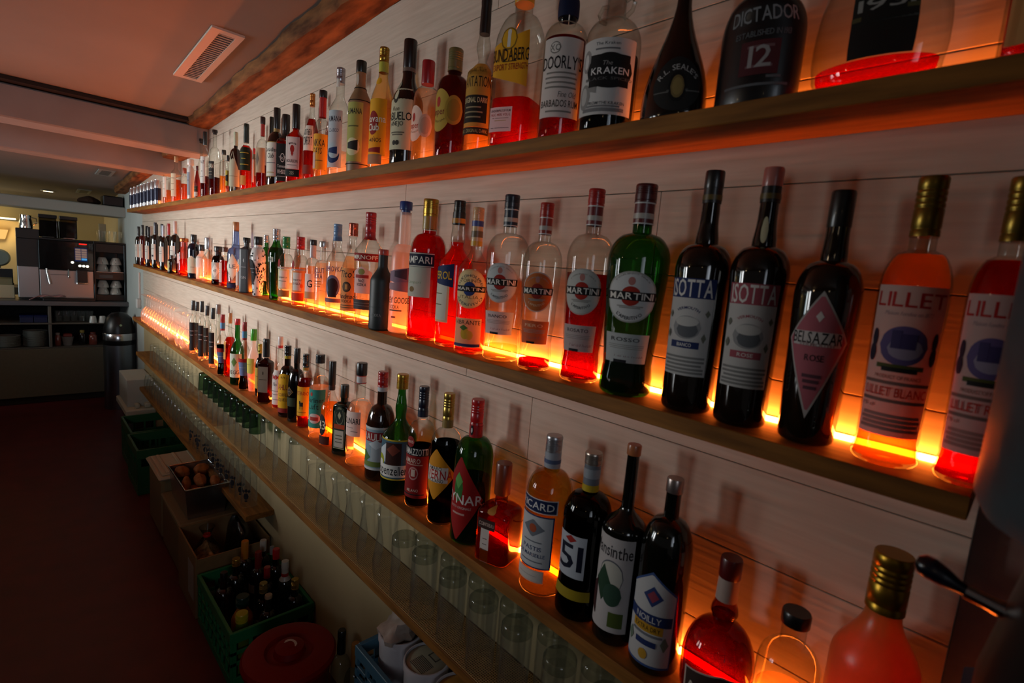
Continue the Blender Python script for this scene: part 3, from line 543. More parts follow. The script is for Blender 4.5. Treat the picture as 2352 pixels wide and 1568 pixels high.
bt((1.293,-0.06,0.301,0.0391,32.), '2', 'vodka_bottle', 'clear bottle with tall red capsule, red banner label and a crest, behind the slate-black bottle', 'cl', ('fdeedd',.32), (.8,.36,'9a1620','s',(.76,'8a141c')), (.66,.78,.34,'l',{'bp':[(0,.86),(.4,.95),(.62,1.0)]}), [('r',.6,1.3,.035,'8e1a14',[('t','SMIRNOFF',0,0,.85,.62,'d9d2c0')]),('k',.4,.75,.12,'d6b9b4',[('o',0,.6,.35,.22,'8a8a4a'),('r',0,.25,.7,.12,'a02a24'),('t','No21',0,-.05,.3,.16,'2a2a2a'),('t','VODKA',0,-.35,.5,.14,'2a2a2a')]),('r',.18,1.2,.045,'3a3a3c',[('l',.3,.8,'9a9a9a'),('l',-.2,.8,'9a9a9a')])])
bt((1.176,-0.085,0.204,0.0296,25.), '2', 'vodka_bottle', 'slate-black matte bottle with short red cap, in front of a clear red-capped one', ('1b2422',.5), None, (.93,.44,'b0483c','p'), (.6,.8,.4,'c'), [('r',.24,.9,.12,None,[('l',.4,.7,'2f3a38',0),('t','VODKA',.2,-.4,.5,.18,'8a9290')])])
bt((1.122,-0.06,0.323,0.0298,29.), '2', 'vodka_bottle', 'tall frosted bottle with blue stopper, mountain picture and dark lettering, glowing orange below', 'fr', ('fdeedd',.62), (.9,.52,'1c3a7a','t'), (.55,.68,.5,'e'), [('r',.32,1.15,.26,None,[('g',.1,.45,.8,.2,'8a7080'),('g',.3,.52,.45,.12,'4a3c48'),('g',0,.15,.9,.12,'a07a80'),('t','GREY GOOSE',0,-.25,1.0,.11,'1c1a20'),('t','VODKA',-.1,-.45,.4,.07,'5a4438'),('l',-.55,.5,'7a5a44'),('r',-.1,-.75,.18,.025,'a02a1c')])])
bt((1.013,-0.062,0.324,0.0416,17.), '2', 'aperitif_bottle', 'deep red bottle with gold capsule, navy banner label and grey-green panel below it', 'cl', ('da1c0e',.78), (.88,.42,'b5963f','sm',(.79,'9a7d33')), (.64,.76,.39,'e'), [('r',.44,1.0,.13,'b5bfae',[('t','Campari',0,-.2,.5,.1,'8a9a7a',0,.3),('o',-.1,-.6,.2,.15,'7a5a2a')],-8),('r',.57,1.15,.05,'141a30',[('r',0,.88,1,.06,'c9c6b8'),('r',0,-.88,1,.06,'c9c6b8'),('t','CAMPARI',0,0,.9,.6,'d9d6cc')],-8)])
bt((0.914,-0.055,0.318,0.038,-2.), '2', 'aperitif_bottle', 'bright orange-red bottle with black cap and slanted navy label with yellow letters', 'cl', ('fa5a20',.72), (.92,.34,'101010','s',(.84,'141414',((.1,.5,'a8741c'),))), (.56,.7,.36,'c',{'nb':[(.74,.42),(.82,.36),(1,.34)]}), [('r',.32,.9,.15,'b9b88a',[('r',0,0,.85,.9,'c9c6b4'),('l',.3,.5,'6a6a4a'),('l',-.2,.5,'6a6a4a')],-14),('g',.49,1.0,.06,'1a2c5a',[('t','APEROL',.05,0,.85,.55,'d0a81e')],-8)])
bt((0.825,-0.075,0.298,0.0323,36.), '2', 'vermouth_bottle', 'orange-red aperitif bottle with cream capsule, round cream label with blue disc and lemon picture below', 'cl', ('f66a40',.55), (.91,.36,'d0a070','s',(.74,'c9a878',((.35,.6,'6a5a40'),(.02,.2,'c49a2a'),(.78,1,'3a4a8a')))), (.58,.72,.34,'c'), [('o',.45,1.15,.132,'cdb27a',[('o',0,0,.93,.93,'d8c08a'),('a','ALKOHOLFREI',0,0,.72,.14,150,'2a3a4a'),('a','APERITIVO',0,0,.86,.14,-120,'2a3a4a'),('t','TORINO',0,.42,.6,.1,'7a6438'),('t','ITALIA',0,-.42,.55,.1,'7a6438'),('o',0,0,.36,.36,'1f3a7a'),('r',0,0,.95,.15,'15161a'),('t','MARTINI',0,0,.85,.1,'d8d2c4')]),('r',.15,.95,.1,'cda878',[('t','VIBRANTE',0,.72,.9,.18,'3a3020'),('o',-.1,-.05,.3,.4,'cfa02a'),('o',.2,-.15,.25,.32,'d0a63a'),('d',-.2,.35,.3,.2,'4a6a2a'),('r',0,-.85,1,.1,'2a2c5a')])])
MB_ = [(0,.84),(.05,.88),(.14,.8),(.35,.9),(.62,1.0)]
def martini(q, desc, glass, liq, cap, sl, disc, face, name, pan, ink_='2a2a2c'):
    bt(q, '2', 'vermouth_bottle', desc, glass, liq, (.915,.35,cap,'s',(.815,sl,((.0,.06,'c9c9c4'),(.94,1,'c9c9c4'),(.25,.5,'a9a49a')))), (.65,.775,.31,'e',{'bp':MB_}), [
        ('o',.475,.9,.118,'a9a9a2',[('o',0,0,.94,.94,face),('o',0,.62,.13,.16,'a87068'),('o',0,.04,.38,.38,disc),('r',0,.04,.97,.17,'141416'),('t','MARTINI',0,.04,.86,.16,'dad6cc'),('a',"L'APERITIVO",0,0,.74,.12,-80,ink_),('l',-.42,.4,'8a8882'),('l',-.36,.5,'8a8882'),('a','TORINO 1863',0,0,.82,.05,100,'8a8882')]),
        ('r',.235,.86,.069,pan,[('t',name,-.05,.6,.62,.16,ink_),('l',.22,.8,'8a8882'),('l',.1,.8,'8a8882'),('l',-.02,.75,'8a8882'),('t','Martini Rossi',.2,-.45,.65,.2,'7a5a5c',0,.3),('r',-.2,-.9,.3,.1,'1c1c20')])])
martini((0.742,-0.062,0.321,0.042,29.), 'clear vermouth bottle with dark navy cap and silver-grey oval label, nearly empty', 'cl', ('fbe6b8',.09), '1c2530', '1a2634', '8e2018', 'b5bab8', 'BIANCO', 'a9b0b4')
martini((0.645,-0.066,0.302,0.0358,34.), 'clear vermouth bottle with red cap and orange oval label, a finger of red left', 'cl', ('b8200c',.06), 'a02016', '8a2a1c', '8a2418', 'b5602a', 'FIERO', '9a5630', 'd8b08a')
martini((0.54,-0.062,0.321,0.0394,23.), 'vermouth bottle with red cap and silver oval label, half full of dark pink-red', 'cl', ('b0140c',.57), 'a01c18', '6a1c20', '9a2418', 'b5b5ae', 'ROSATO', 'a9a6a2')
martini((0.444,-0.066,0.322,0.0469,25.), 'green vermouth bottle with dark red cap and round silver label, dark rest at its foot', 'gr', ('3a0f06',.27), '4a1414', '5a1a1e', '98281a', 'c4c6c4', 'ROSSO', 'b5bab8')
def isotta(q, desc, c1, cap, oval):
    bt(q, '2', 'vermouth_bottle', desc, ('130b07',.08,0,.7), None, (.93,.34,cap,'p',(.87,'100e0d',((.2,.55,'5a4a1c'),))), (.60,.705,.42,'e',{'bp':[(0,.92),(.5,.96),(.60,1.0)],'nb':[(.80,.33),(.9,.31),(1,.3)]}), [
        ('r',.36,.92,.2,'c4c3bf',[('r',0,.8,1,.2,c1),('t','ISOTTA',0,.8,.9,.22,'d6d4ce'),('a','VERMOUTH',0,-.02,.82,.11,70,c1),('o',0,.0,.6,.24,'8f9090'),('o',.05,-.05,.45,.16,'5a5e62'),('o',0,.12,.5,.1,'b9b9b4'),('r',0,-.36,.6,.07,c1),('t','BIANCO' if oval is None else 'ROSE',0,-.36,.3,.045,'d6d4ce'),('l',-.62,.9,'7a7a78'),('l',-.7,.9,'7a7a78'),('l',-.78,.8,'7a7a78'),('l',-.86,.9,'7a7a78'),('l',-.93,.9,'7a7a78'),('d',.8,.3,.1,.08,'6a6e60'),('d',-.8,.25,.1,.08,'6a6e60'),('d',.75,-.2,.1,.1,'6a6e60'),('d',-.8,-.15,.1,.1,'6a6e60')])] + ([('o',.765,.3,.05,oval,[])] if oval else []))
isotta((0.34,-0.064,0.334,0.0377,6.), 'near-black vermouth bottle with black cap and navy-headed white label', '1f2c5a', '121414', None)
isotta((0.263,-0.064,0.332,0.0356,15.), 'near-black vermouth bottle with pink cap, pink-headed white label and pale oval neck sticker', '9a4a54', 'b56a60', 'c9c4a0')
bt((0.182,-0.062,0.3,0.0358,9.), '2', 'vermouth_bottle', 'near-black bottle with black cap and pink kite-shaped silver-edged label', ('171009',.08,0,.7), None, (.86,.36,'0f100f','p'), (.60,.73,.40,'e',{'bp':[(0,.86),(.3,.93),(.60,1.0)],'nb':[(.84,.35),(1,.33)]}), [('D',.42,.98,.31,'b9b5b2',[('D',0,0,.93,.93,'b0606c'),('r',0,.02,.78,.09,'c9c4c2'),('t','BELSAZAR',0,.03,.8,.09,'17171a'),('t','VERMOUTH',0,-.055,.55,.028,'8a6a6c'),('d',0,.3,.12,.07,'d6cfcc'),('t','ROSE',0,-.22,.3,.05,'3a2a30'),('l',-.45,.3,'5a3a44'),('l',-.52,.25,'5a3a44'),('l',-.6,.2,'5a3a44')])])
def lillet(q, desc, liq, word, face):
    bt(q, '2', 'aperitif_bottle', desc, 'cl', (liq,.74,.35), (.8,.42,'8f742f','sm'), (.62,.755,.38,'e',{'bp':[(0,.98),(.03,1.0),(.09,.9),(.62,1.0)]}), [('r',.37,1.12,.26,face,[('t','LILLET',0,.82,.92,.12,'a81c18'),('t','Maison fondee en 1872',0,.64,.6,.035,'8a7a80',0,.3),('o',0,.22,.62,.26,'5a4a78'),('o',.05,.18,.45,.14,'8f8298'),('r',.1,.28,.2,.1,'3f3560'),('r',-.2,.3,.12,.12,'3f3560'),('o',-.8,.3,.1,.12,'2c2434'),('o',-.82,.1,.12,.12,'2c2434'),('o',.8,.3,.1,.12,'2c2434'),('o',.82,.1,.12,.12,'2c2434'),('r',0,-.06,.6,.03,'4a4a1c'),('r',0,-.1,.45,.03,'1f1a18'),('t','PRODUCT OF FRANCE',0,-.2,.6,.03,'8a5a50'),('l',-.28,.9,'7a5a54'),('t',word,0,-.4,.85,.075,'b8281c'),('l',-.52,.9,'7a5a54'),('t','75 cl',-.7,-.6,.2,.03,'8a5a50'),('l',-.72,.8,'a0706a'),('l',-.78,.85,'a0706a'),('l',-.84,.8,'a0706a'),('l',-.9,.85,'a0706a')])])
lillet((0.101,-0.062,0.31,0.032,8.), 'aperitif bottle with gold capsule, cream label with red capitals and orange contents', 'f8b468', 'LILLET BLANC', 'c4ada4')
lillet((0.031,-0.062,0.305,0.027,4.), 'aperitif bottle with gold capsule and deep red contents, nearest on the middle shelf', 'd02014', 'LILLET ROSE', 'c4a49e')

# lowest lit shelf
for i, q in enumerate(((3.137,-0.075,0.29,0.0186,60.),(3.166,-0.05,0.281,0.0189,60.),(2.946,-0.078,0.305,0.0178,59.),(2.964,-0.05,0.281,0.0181,59.),(2.746,-0.078,0.293,0.018,58.))):
    bt(q, '3', 'spirit_bottle', ('clear bottle with narrow black strip label, leftmost of five on the lowest lit shelf', 'clear bottle with black strip label, second of five from the far end, set back', 'clear bottle with black strip label, middle one of the five alike', 'clear bottle with black strip label, fourth of the five from the far end, set back', 'clear bottle with black strip label, nearest of the five and lowest in the picture')[i], 'cl', ('fdeedd',.12), (.82,.5,'111113','p'), (.56,.74,.38,'e'), [('r',.34,.8,.26,'141316',[('l',.4,.7,'8a8a90',0),('l',.1,.5,'8a8a90',0)],-10)], group='black-strip bottles on the lowest lit shelf')
bt((2.787,-0.045,0.306,0.0133), '3', 'spirit_bottle', 'slim clear bottle with grey cap, behind the nearest of five black-strip bottles', 'cl', None, (.85,.8,'6a645e','p'), (.4,.8,.6,'c'), [])
SYB = [(0,.8),(.1,.85),(.22,.62),(.4,.85),(.52,1.0)]
bt((2.58,-0.08,0.281,0.0259,52.), '3', 'syrup_bottle', 'waisted syrup bottle with red and blue capsule and dark contents, left of a green bottle', 'cl', ('1a0806',.5), (.9,.36,'9a1a18','p',(.74,'a01c1a',((.2,.8,'4a86b4'),))), (.52,.74,.34,'c',{'bp':SYB}), [('r',.42,1.2,.035,'a01c1a',[('l',0,.7,'d8d2c6',0)]),('r',.3,1.1,.09,'4a5a80',[('l',.2,.6,'b9b9c4')])])
bt((2.54,-0.06,0.292,0.0249), '3', 'liqueur_bottle', 'amber bottle with cork and black label corner, between a waisted bottle and a green one', 'cl', ('d8541a',.62), (.84,.34,'a8804a','p'), (.5,.72,.3,'c'), [('r',.42,.8,.14,'c98a3a',[('r',0,.2,.6,.4,'1c120c')],-30)])
bt((2.38,-0.075,0.286,0.0274,47.), '3', 'syrup_bottle', 'green bottle with bright red cap and white fruit label', 'gr', ('2a0a08',.3), (.91,.4,'c01c18','p'), (.5,.72,.36,'c'), [('r',.3,1.1,.18,'c4c2b0',[('d',0,.3,.4,.4,'5a7a3a'),('t','REGGI',0,-.55,.8,.2,'4a3a2a')])])
bt((2.269,-0.08,0.286,0.0239,50.), '3', 'syrup_bottle', 'waisted syrup bottle with red and blue capsule, right of a green bottle with red cap', 'cl', ('3a0c08',.3), (.9,.36,'9a1a18','p',(.74,'a01c1a',((.2,.8,'4a86b4'),))), (.52,.74,.34,'c',{'bp':SYB}), [('r',.44,1.2,.035,'a01c1a',[('l',0,.7,'d8d2c6',0)]),('r',.32,1.1,.1,'6a78a0',[('l',.2,.6,'b9b9c4')])])
bt((2.235,-0.055,0.261,0.024), '3', 'syrup_bottle', 'frosted yellow-green juice bottle with bright green cap', 'fr', ('e0b84a',.45), (.82,.5,'3aa01c','p'), (.5,.74,.4,'c',{'bp':[(0,.7),(.3,.95),(.5,1)]}), [('r',.42,1.1,.12,'c4bc54',[('l',.2,.5,'6a7a2a')])])
bt((2.155,-0.055,0.212,0.0174), '3', 'liqueur_bottle', 'dark bottle with gold screw cap and yellow label, hidden behind a square stoppered one', 'bk', None, (.82,.4,'a8923a','sm'), (.55,.74,.36,'e'), [('r',.35,1.1,.2,'b59a3a',[('l',.2,.5,'4a3a1c')])])
bt((2.041,-0.07,0.251,0.0284), '3', 'liqueur_bottle', 'square red-brown bottle with tall slanted black stopper and grey-brown label', 'cl', ('5a0c06',.7,.2), (.72,.42,'0e0c0b','w'), (.62,.7,.3,'c',{'n':7,'ax':.85,'ay':.85}), [('r',.38,.65,.2,'7a6a5a',[('l',.0,.8,'3a2a1c',0),('o',0,.5,.14,.14,'3a2a1c')])], rz=45)
bt((1.952,-0.05,0.272,0.0255,34.), '3', 'liqueur_bottle', 'clear-necked bottle with white and red cap and white label with red print', 'cl', ('b8201c',.5), (.88,.36,'cfc9c4','p',(.84,'b02a24')), (.44,.66,.3,'c',{'nb':[(.72,.4),(.8,.32),(1,.32)]}), [('r',.3,1.2,.24,'cfc8c0',[('t',"PIMM'S",0,.6,.9,.16,'a81c1c'),('t','No 1',0,.2,.4,.14,'3a3a3a'),('l',-.2,.7,'8a8480'),('l',-.4,.7,'8a8480'),('l',-.7,.7,'8a8480')])])
bt((1.839,-0.065,0.257,0.0291,40.), '3', 'liqueur_bottle', 'dark brown bottle with yellow neck ring and arched yellow label with red lettering', ('1d0a05',.1,0,.5), None, (.86,.4,'15100e','s',(.82,'b5a01e')), (.5,.72,.36,'e'), [('a',.35,1.15,.27,'dba00c',[('t','KAHLUA',0,.3,.95,.18,'8a2412'),('t','COFFEE',0,-.1,.6,.1,'5a2a10'),('t','LIQUEUR',0,-.35,.7,.1,'5a2a10'),('r',0,-.92,1,.12,'8a1c14')])])
bt((1.768,-0.06,0.259,0.0278,33.), '3', 'liqueur_bottle', 'black cream-liqueur bottle with black capsule and small lozenge label, right of a yellow-labelled one', 'bk', None, (.8,.38,'100d0c','p'), (.5,.72,.34,'e'), [('d',.42,.6,.07,'7a5a2a',[('d',0,0,.8,.8,'2a1a10'),('l',0,.6,'b59a5a',0)],-20),('r',.28,.9,.06,'2a3420',[],-20)])
bt((1.691,-0.06,0.252,0.0248,38.), '3', 'brandy_bottle', 'red-lit brandy bottle with black screw cap and yellow label with a small black bull', 'cl', ('a81c0a',.66), (.82,.42,'121010','s',(.78,'8a7a2a')), (.6,.74,.36,'e'), [('r',.37,1.05,.2,'cf9c18',[('t','VETERANO',0,.55,.9,.16,'8a1c12'),('r',0,-.2,.25,.14,'17120c'),('r',-.2,-.08,.1,.1,'17120c'),('r',-.15,-.4,.04,.14,'17120c'),('r',.16,-.4,.04,.14,'17120c'),('l',-.75,.6,'6a4a10')])])
bt((1.569,-0.065,0.272,0.0302,37.), '3', 'liqueur_bottle', 'clear bottle with turquoise label and white-topped black cap', 'cl', ('fdeee0',.62), (.9,.48,'17181a','s'), (.62,.74,.46,'e'), [('r',.37,1.15,.23,'2a8a80',[('t','Berliner',0,.45,.85,.16,'15302e',1),('t','Luft',-.1,.12,.5,.18,'15302e',1),('o',0,-.5,.6,.26,'c9bdb4'),('r',0,-.52,.4,.1,'a83a2c'),('o',-.3,.75,.14,.1,'a83a2c')])])
bt((1.487,-0.062,0.265,0.0315,23.), '3', 'liqueur_bottle', 'clear orange bottle with tall black capsule and round dark emblem numbered 43', 'cl', ('f6bc70',.5), (.72,.34,'121110','p',(.66,'3a1412',((.1,.7,'1a1412'),))), (.42,.66,.28,'c'), [('o',.26,.55,.13,'4a1410',[('o',0,0,.9,.9,'1a0f0c'),('t','43',0,0,.9,.5,'cfc0a8')],-15),('r',.08,.9,.05,'3a1a10',[],-15)])
bt((1.393,-0.066,0.212,0.0285,46.), '3', 'liqueur_bottle', 'flat square dark green herbal liqueur bottle with gold-edged label, stag oval and orange stripe', ('0f140b',.12,0,.5), None, (.82,.42,'1c1a10','p'), (.66,.76,.36,'e',{'n':7,'ax':.72,'ay':.98}), [('r',.42,.66,.32,'9a9a7a',[('r',0,0,.93,.96,'16261a'),('o',0,.48,.75,.4,'6a705a'),('o',0,.48,.66,.35,'1c2418'),('d',0,.5,.3,.18,'a0a080'),('r',0,.0,.95,.1,'a03a14'),('r',0,-.55,.8,.38,'a9a698'),('l',-.4,.6,'5a5a4c'),('l',-.55,.6,'5a5a4c'),('l',-.7,.6,'5a5a4c')])], rz=28)
bt((1.307,-0.06,0.294,0.0361,23.), '3', 'sambuca_bottle', 'clear orange-lit bottle with black cap, white neck band and white rectangular label', 'cl', ('fdeee0',.6), (.88,.42,'131212','p',(.8,'c4c4c4',((0,.12,'a03a34'),(.88,1,'a03a34')))), (.5,.64,.36,'e'), [('r',.42,.95,.12,'cfc6be',[('t','MOLINARI',0,.25,.95,.3,'1a1a1e'),('l',-.3,.4,'7a7a7a'),('l',-.6,.3,'5a5a5a',.5)],-12)])
bt((1.186,-0.062,0.293,0.0376,24.), '3', 'amaro_bottle', 'brown bottle with red capsule and pale blue alpine label with red title', ('2a140a',.1,0,.5), None, (.86,.36,'a0161a','s',(.82,'b9b9bc')), (.5,.7,.34,'e'), [('r',.31,1.2,.2,'8fa6b0',[('r',0,.55,1,.22,'8a2024'),('t','BRAULIO',0,.55,.9,.2,'d6cec4'),('r',.3,-.25,.32,.5,'a9b0b4'),('d',-.5,-.4,.45,.35,'4a6a34'),('d',.3,.2,.5,.22,'c4ccd0'),('r',0,-.72,1,.12,'6a7a3a'),('r',0,-.94,1,.05,'c4c6c4'),('r',0,.95,1,.05,'c4c6c4')])])
bt((1.088,-0.064,0.306,0.0431,25.), '3', 'bitter_bottle', 'green bottle with gold cap and wrung neck, label with a timber house and yellow border', 'gr', ('2a0806',.3), (.88,.34,'b08d3a','sm'), (.46,.64,.3,'c',{'nb':[(.72,.34),(.78,.28),(.84,.22),(1,.2)]}), [('r',.31,1.15,.17,'c9ae2a',[('r',0,.0,1,.93,'3a5a6a'),('d',-.2,.3,.7,.5,'c4ccd0'),('r',.2,.25,.42,.6,'3a1c14'),('d',.2,.5,.36,.3,'7a3a2a'),('o',-.6,-.1,.3,.3,'9aa01c'),('r',0,-.55,1,.3,'d0cec6'),('t','Appenzeller',0,-.52,.95,.28,'15151a'),('o',-.55,-.2,.16,.16,'d0cec6')])])
bt((0.995,-0.062,0.295,0.0333,28.), '3', 'amaro_bottle', 'bottle with navy capsule, red label headed by a dark banner and round red seal', 'cl', ('2a0a0a',.5), (.8,.36,'12162a','s',(.75,'161c34')), (.58,.72,.36,'e'), [('r',.3,1.1,.21,'8a1614',[('r',0,.86,1,.16,'15161c'),('t','RAMAZZOTTI',0,.86,.92,.16,'d2cec6'),('t','AMARO',-.15,.5,.6,.12,'c9b0a0'),('l',.35,.6,'b58a7a'),('o',0,.0,.35,.26,'b5807a'),('o',0,.0,.28,.2,'8a1614'),('r',0,.02,.14,.14,'c4a89a'),('t','MILANO',0,-.68,.4,.07,'c9b0a0'),('l',-.85,.8,'15161c')]),('o',.56,.35,.045,'8a1a18',[('t','1815',0,0,.8,.3,'c9a89a')],-20)])
bt((0.896,-0.062,0.301,0.0357,17.), '3', 'amaro_bottle', 'dark bottle with gold screw cap and orange diamond label with red name', 'cl', ('120605',.62), (.8,.36,'b5974a','sm',(.74,'8a7038')), (.6,.73,.34,'e'), [('d',.4,1.35,.2,'cf8a1a',[('d',0,0,.93,.93,'c98416'),('r',0,-.0,.62,.3,'cfc6bc'),('t','AVERNA',0,0,.85,.22,'a81c14'),('t','AMARO',-.05,.24,.36,.09,'1a1a1a'),('t','SICILIANO',0,-.23,.42,.08,'1a1a1a')])])
bt((0.797,-0.062,0.311,0.0412,10.), '3', 'amaro_bottle', 'green bottle with red capsule and large red diamond label with an artichoke', 'gr', ('0e0604',.45), (.82,.34,'b0161a','s',(.74,'a81418')), (.6,.74,.34,'e'), [('d',.33,1.3,.3,'9a1614',[('o',-.05,.25,.22,.32,'2f6a2c'),('d',-.05,.42,.2,.2,'5a9a4a'),('t','CYNAR',.05,.0,.95,.14,'d6cec6'),('t','GUSTO ORIGINALE',.05,-.2,.5,.035,'c9a09a'),('l',-.35,.3,'b58a80')]),('o',.79,.28,.035,'141214',[('o',0,0,.5,.5,'c9c4c0')])])
bt((0.703,-0.062,0.202,0.0463,33.), '3', 'liqueur_bottle', 'square squat amber-red bottle with orange-brown capsule and narrow white ribbon label', 'am', ('a83010',.5,.2), (.68,.36,'7a3418','p'), (.46,.58,.28,'e',{'n':6,'ax':.82,'ay':.82}), [('r',.2,.2,.19,'c9c4ba',[('l',.3,.5,'6a5a50'),('l',0,.5,'6a5a50'),('l',-.3,.5,'6a5a50')],-14),('r',.41,.42,.05,'3a2420',[('t','COINTREAU',0,0,.85,.45,'c4a89a')],-10),('o',.55,.22,.03,'b5803a',[])], rz=16)
bt((0.581,-0.06,0.295,0.0427,7.), '3', 'pastis_bottle', 'amber pastis bottle with silver cap, blue name banner and white shield label', 'cl', ('cbb062',.9,.2), (.9,.36,'b5b5b8','sm',(.8,'9aa0a8',((.3,.55,'4a5a7a'),))), (.64,.78,.34,'e'), [('r',.59,1.0,.045,'c4c6c8',[('r',0,0,.95,.86,'17244a'),('t','RICARD',0,0,.85,.62,'d6d4d0')]),('r',.36,.9,.17,'1f3566',[('r',0,0,.93,.95,'b9bcbe'),('d',0,.5,.6,.34,'6a7078'),('o',0,.5,.2,.16,'a04a2a'),('l',.0,.5,'6a7078'),('t','PASTIS',0,-.25,.5,.1,'3a4a6a'),('t','DE MARSEILLE',0,-.5,.7,.08,'3a4a6a'),('l',-.75,.6,'6a7078')]),('r',.14,.75,.04,'b5a89a',[('r',0,0,.93,.8,'c4bab0'),('l',0,.6,'5a4a40')],-6)])
bt((0.493,-0.058,0.291,0.0416,9.), '3', 'pastis_bottle', 'dark green pastis bottle with silver cap, yellow neck ring and white label numbered 51', 'dg', ('4a1c08',.5,.2), (.93,.36,'b5a89c','sm',(.77,'6a7078',((0,.25,'b59a1c'),(.5,.85,'8f969c')))), (.62,.76,.32,'e',{'bp':[(0,1.0),(.16,1.0),(.2,.96),(.62,1.0)]}), [('r',.4,.7,.13,'b5bcc4',[('t','51',0,-.05,.85,.75,'0f1428'),('d',.0,.8,.4,.18,'98241c')],-8),('r',.17,.9,.03,'9a861c',[])])
bt((0.415,-0.062,0.329,0.0354,1.), '3', 'absinthe_bottle', 'near-black tall-necked bottle with cork stopper and white label with a green figure drawing', ('0d0d0b',.1,0,.6), None, (.95,.32,'a8643a','p'), (.58,.69,.28,'c'), [('r',.32,1.1,.24,'bdb8b6',[('t','Mansinthe',0,.72,.95,.16,'2c2a2c',1),('o',.1,.18,.55,.34,'5a5e66'),('o',.1,.17,.52,.32,'b5b4a8'),('d',-.2,.0,.4,.4,'24402c'),('o',.25,-.2,.4,.24,'2f4a3a'),('r',.5,-.72,.3,.16,'4a5a24'),('g',-.7,-.4,.2,.3,'3a1c1e')])])
bt((0.34,-0.062,0.3,0.0378,5.), '3', 'vermouth_bottle', 'tall near-black bottle with silver-topped cap and peaked white label with blue and yellow bands', ('0c0e0a',.1,0,.6), None, (.93,.34,'a89a94','pm'), (.62,.8,.3,'e'), [('k',.3,1.05,.25,'3a5488',[('k',0,0,.95,.95,'b5b6b6'),('d',.1,.5,.38,.22,'2a3a6a'),('d',.1,.5,.22,.13,'8a3a4a'),('a','VERMOUTH SEC',0,-.5,.8,.06,60,'a08a4a'),('r',0,.02,.9,.11,'20305f'),('t','NOILLY',0,.02,.5,.08,'b9b9b9'),('r',0,-.18,.6,.09,'b5871f'),('t','EXTRA DRY',0,-.18,.5,.06,'3a2c10'),('r',0,-.5,.4,.06,'20305f'),('o',-.05,-.75,.18,.11,'b58a2a'),('d',.7,-.45,.16,.16,'6a7a6a'),('d',-.7,-.5,.16,.16,'6a7a6a'),('l',-.32,.6,'6a6e78')])])
bt((0.245,-.0605,.219,.0485,30), '3', 'liqueur_bottle', 'round-bellied red-brown bottle with dark red capsule and pale neck label, near the bottom edge', 'am', ('b02a0c',.62,.2), (.87,.3,'5a0f10','p',(.72,'b5a096')), (.3,.56,.26,'e',{'bp':[(0,.82),(.12,.97),(.3,1.0)],'nb':[(.64,.38),(.72,.28),(1,.25)]}), [('k',.2,1.1,.14,'c4b9ac',[('k',0,0,.94,.93,'3a2a26'),('t','Marnier',0,-.1,.8,.24,'c4b9ac',0,.2)])])
bt((0.158,-.06,.188,.037,30), '3', 'liqueur_bottle', 'clear bottle with black cap and short open neck beside the round-bellied red one', 'cl', ('fbe6c8',.4), (.91,.46,'0f0e0f','p'), (.58,.76,.4,'e'), [('r',.35,.8,.14,'6a4a3a',[])])
bt((0.074,-.06,.307,.044,20), '3', 'liqueur_bottle', 'frosted orange-lit bottle with gold screw cap at the near end of the lowest lit shelf', 'fo', ('f09a5a',.6), (.78,.44,'a07a24','sm'), (.55,.77,.4,'c'), [('r',.3,.9,.14,'7a4a30',[])])

# ---------------------------------------------------------------- the setting
def CZ(y): return 2.09 + 0.0625 * (3.1 - y)
mb = MB(); mb.box(-5, 1.2, -2.5, 8, -0.05, 0, FLOORM); struct(mb.build('floor', smooth=False))
mb = MB()
mb.add([(-5, -2.5, CZ(-2.5)), (1.2, -2.5, CZ(-2.5)), (1.2, 8, CZ(8)), (-5, 8, CZ(8)), (-5, -2.5, CZ(-2.5) + .1), (1.2, -2.5, CZ(-2.5) + .1), (1.2, 8, CZ(8) + .1), (-5, 8, CZ(8) + .1)],
       [(0, 1, 2, 3), (7, 6, 5, 4), (0, 4, 5, 1), (1, 5, 6, 2), (2, 6, 7, 3), (3, 7, 4, 0)], PLASTER)
struct(mb.build('ceiling', smooth=False))
# planked wall: boards with open joints in front of a dark backing
mb = MB()
GAPM = pm('6a5c52', 0.9)
mb.box(0.012, 0.12, 0.017, 6.42, 0, 2.45, GAPM)
seams = [0.0, 0.142, 0.275, 0.409, 0.542, 0.676, 0.8095, 0.943, 1.0765, 1.2095, 1.343, 1.4765, 1.610, 1.7435, 1.877, 2.0105, 2.144, 2.30]
joints = {6: 3.3, 7: 1.9, 8: 0.7, 9: 0.918, 10: 2.2, 11: 0.458, 12: 1.223, 13: 2.1, 14: 1.35, 15: 0.9, 5: 2.4}
mb.bbox(0.0, 0.0125, 0.017, 5.1, 0.0, 0.8525, LOWPAINT, 0.0005)
seams = [0.8537] + [s_ for s_ in seams if s_ > 0.86]
joints = {k - 6: v for k, v in joints.items()}
for k in range(len(seams) - 1):
    z0, z1 = seams[k] + 0.0006, seams[k + 1] - 0.0006
    j = joints.get(k)
    cuts = [0.017] + ([j, j + 0.001] if j else []) + [5.1]
    for a, b in zip(cuts[::2], cuts[1::2]):
        mb.bbox(0.0, 0.0125, a, b, z0, z1, PLANK, 0.0009)
mb.box(0.0, 0.0121, 5.1, 6.42, 0, 2.3, WALLPAINT)
struct(mb.build('wall_right', smooth=False))
mb = MB(); mb.box(0.03, 0.5, -0.75, 0.0168, 0, 2.3, pm('7d6158', 0.7, noise=0.1)); struct(mb.build('trim_1', smooth=False))
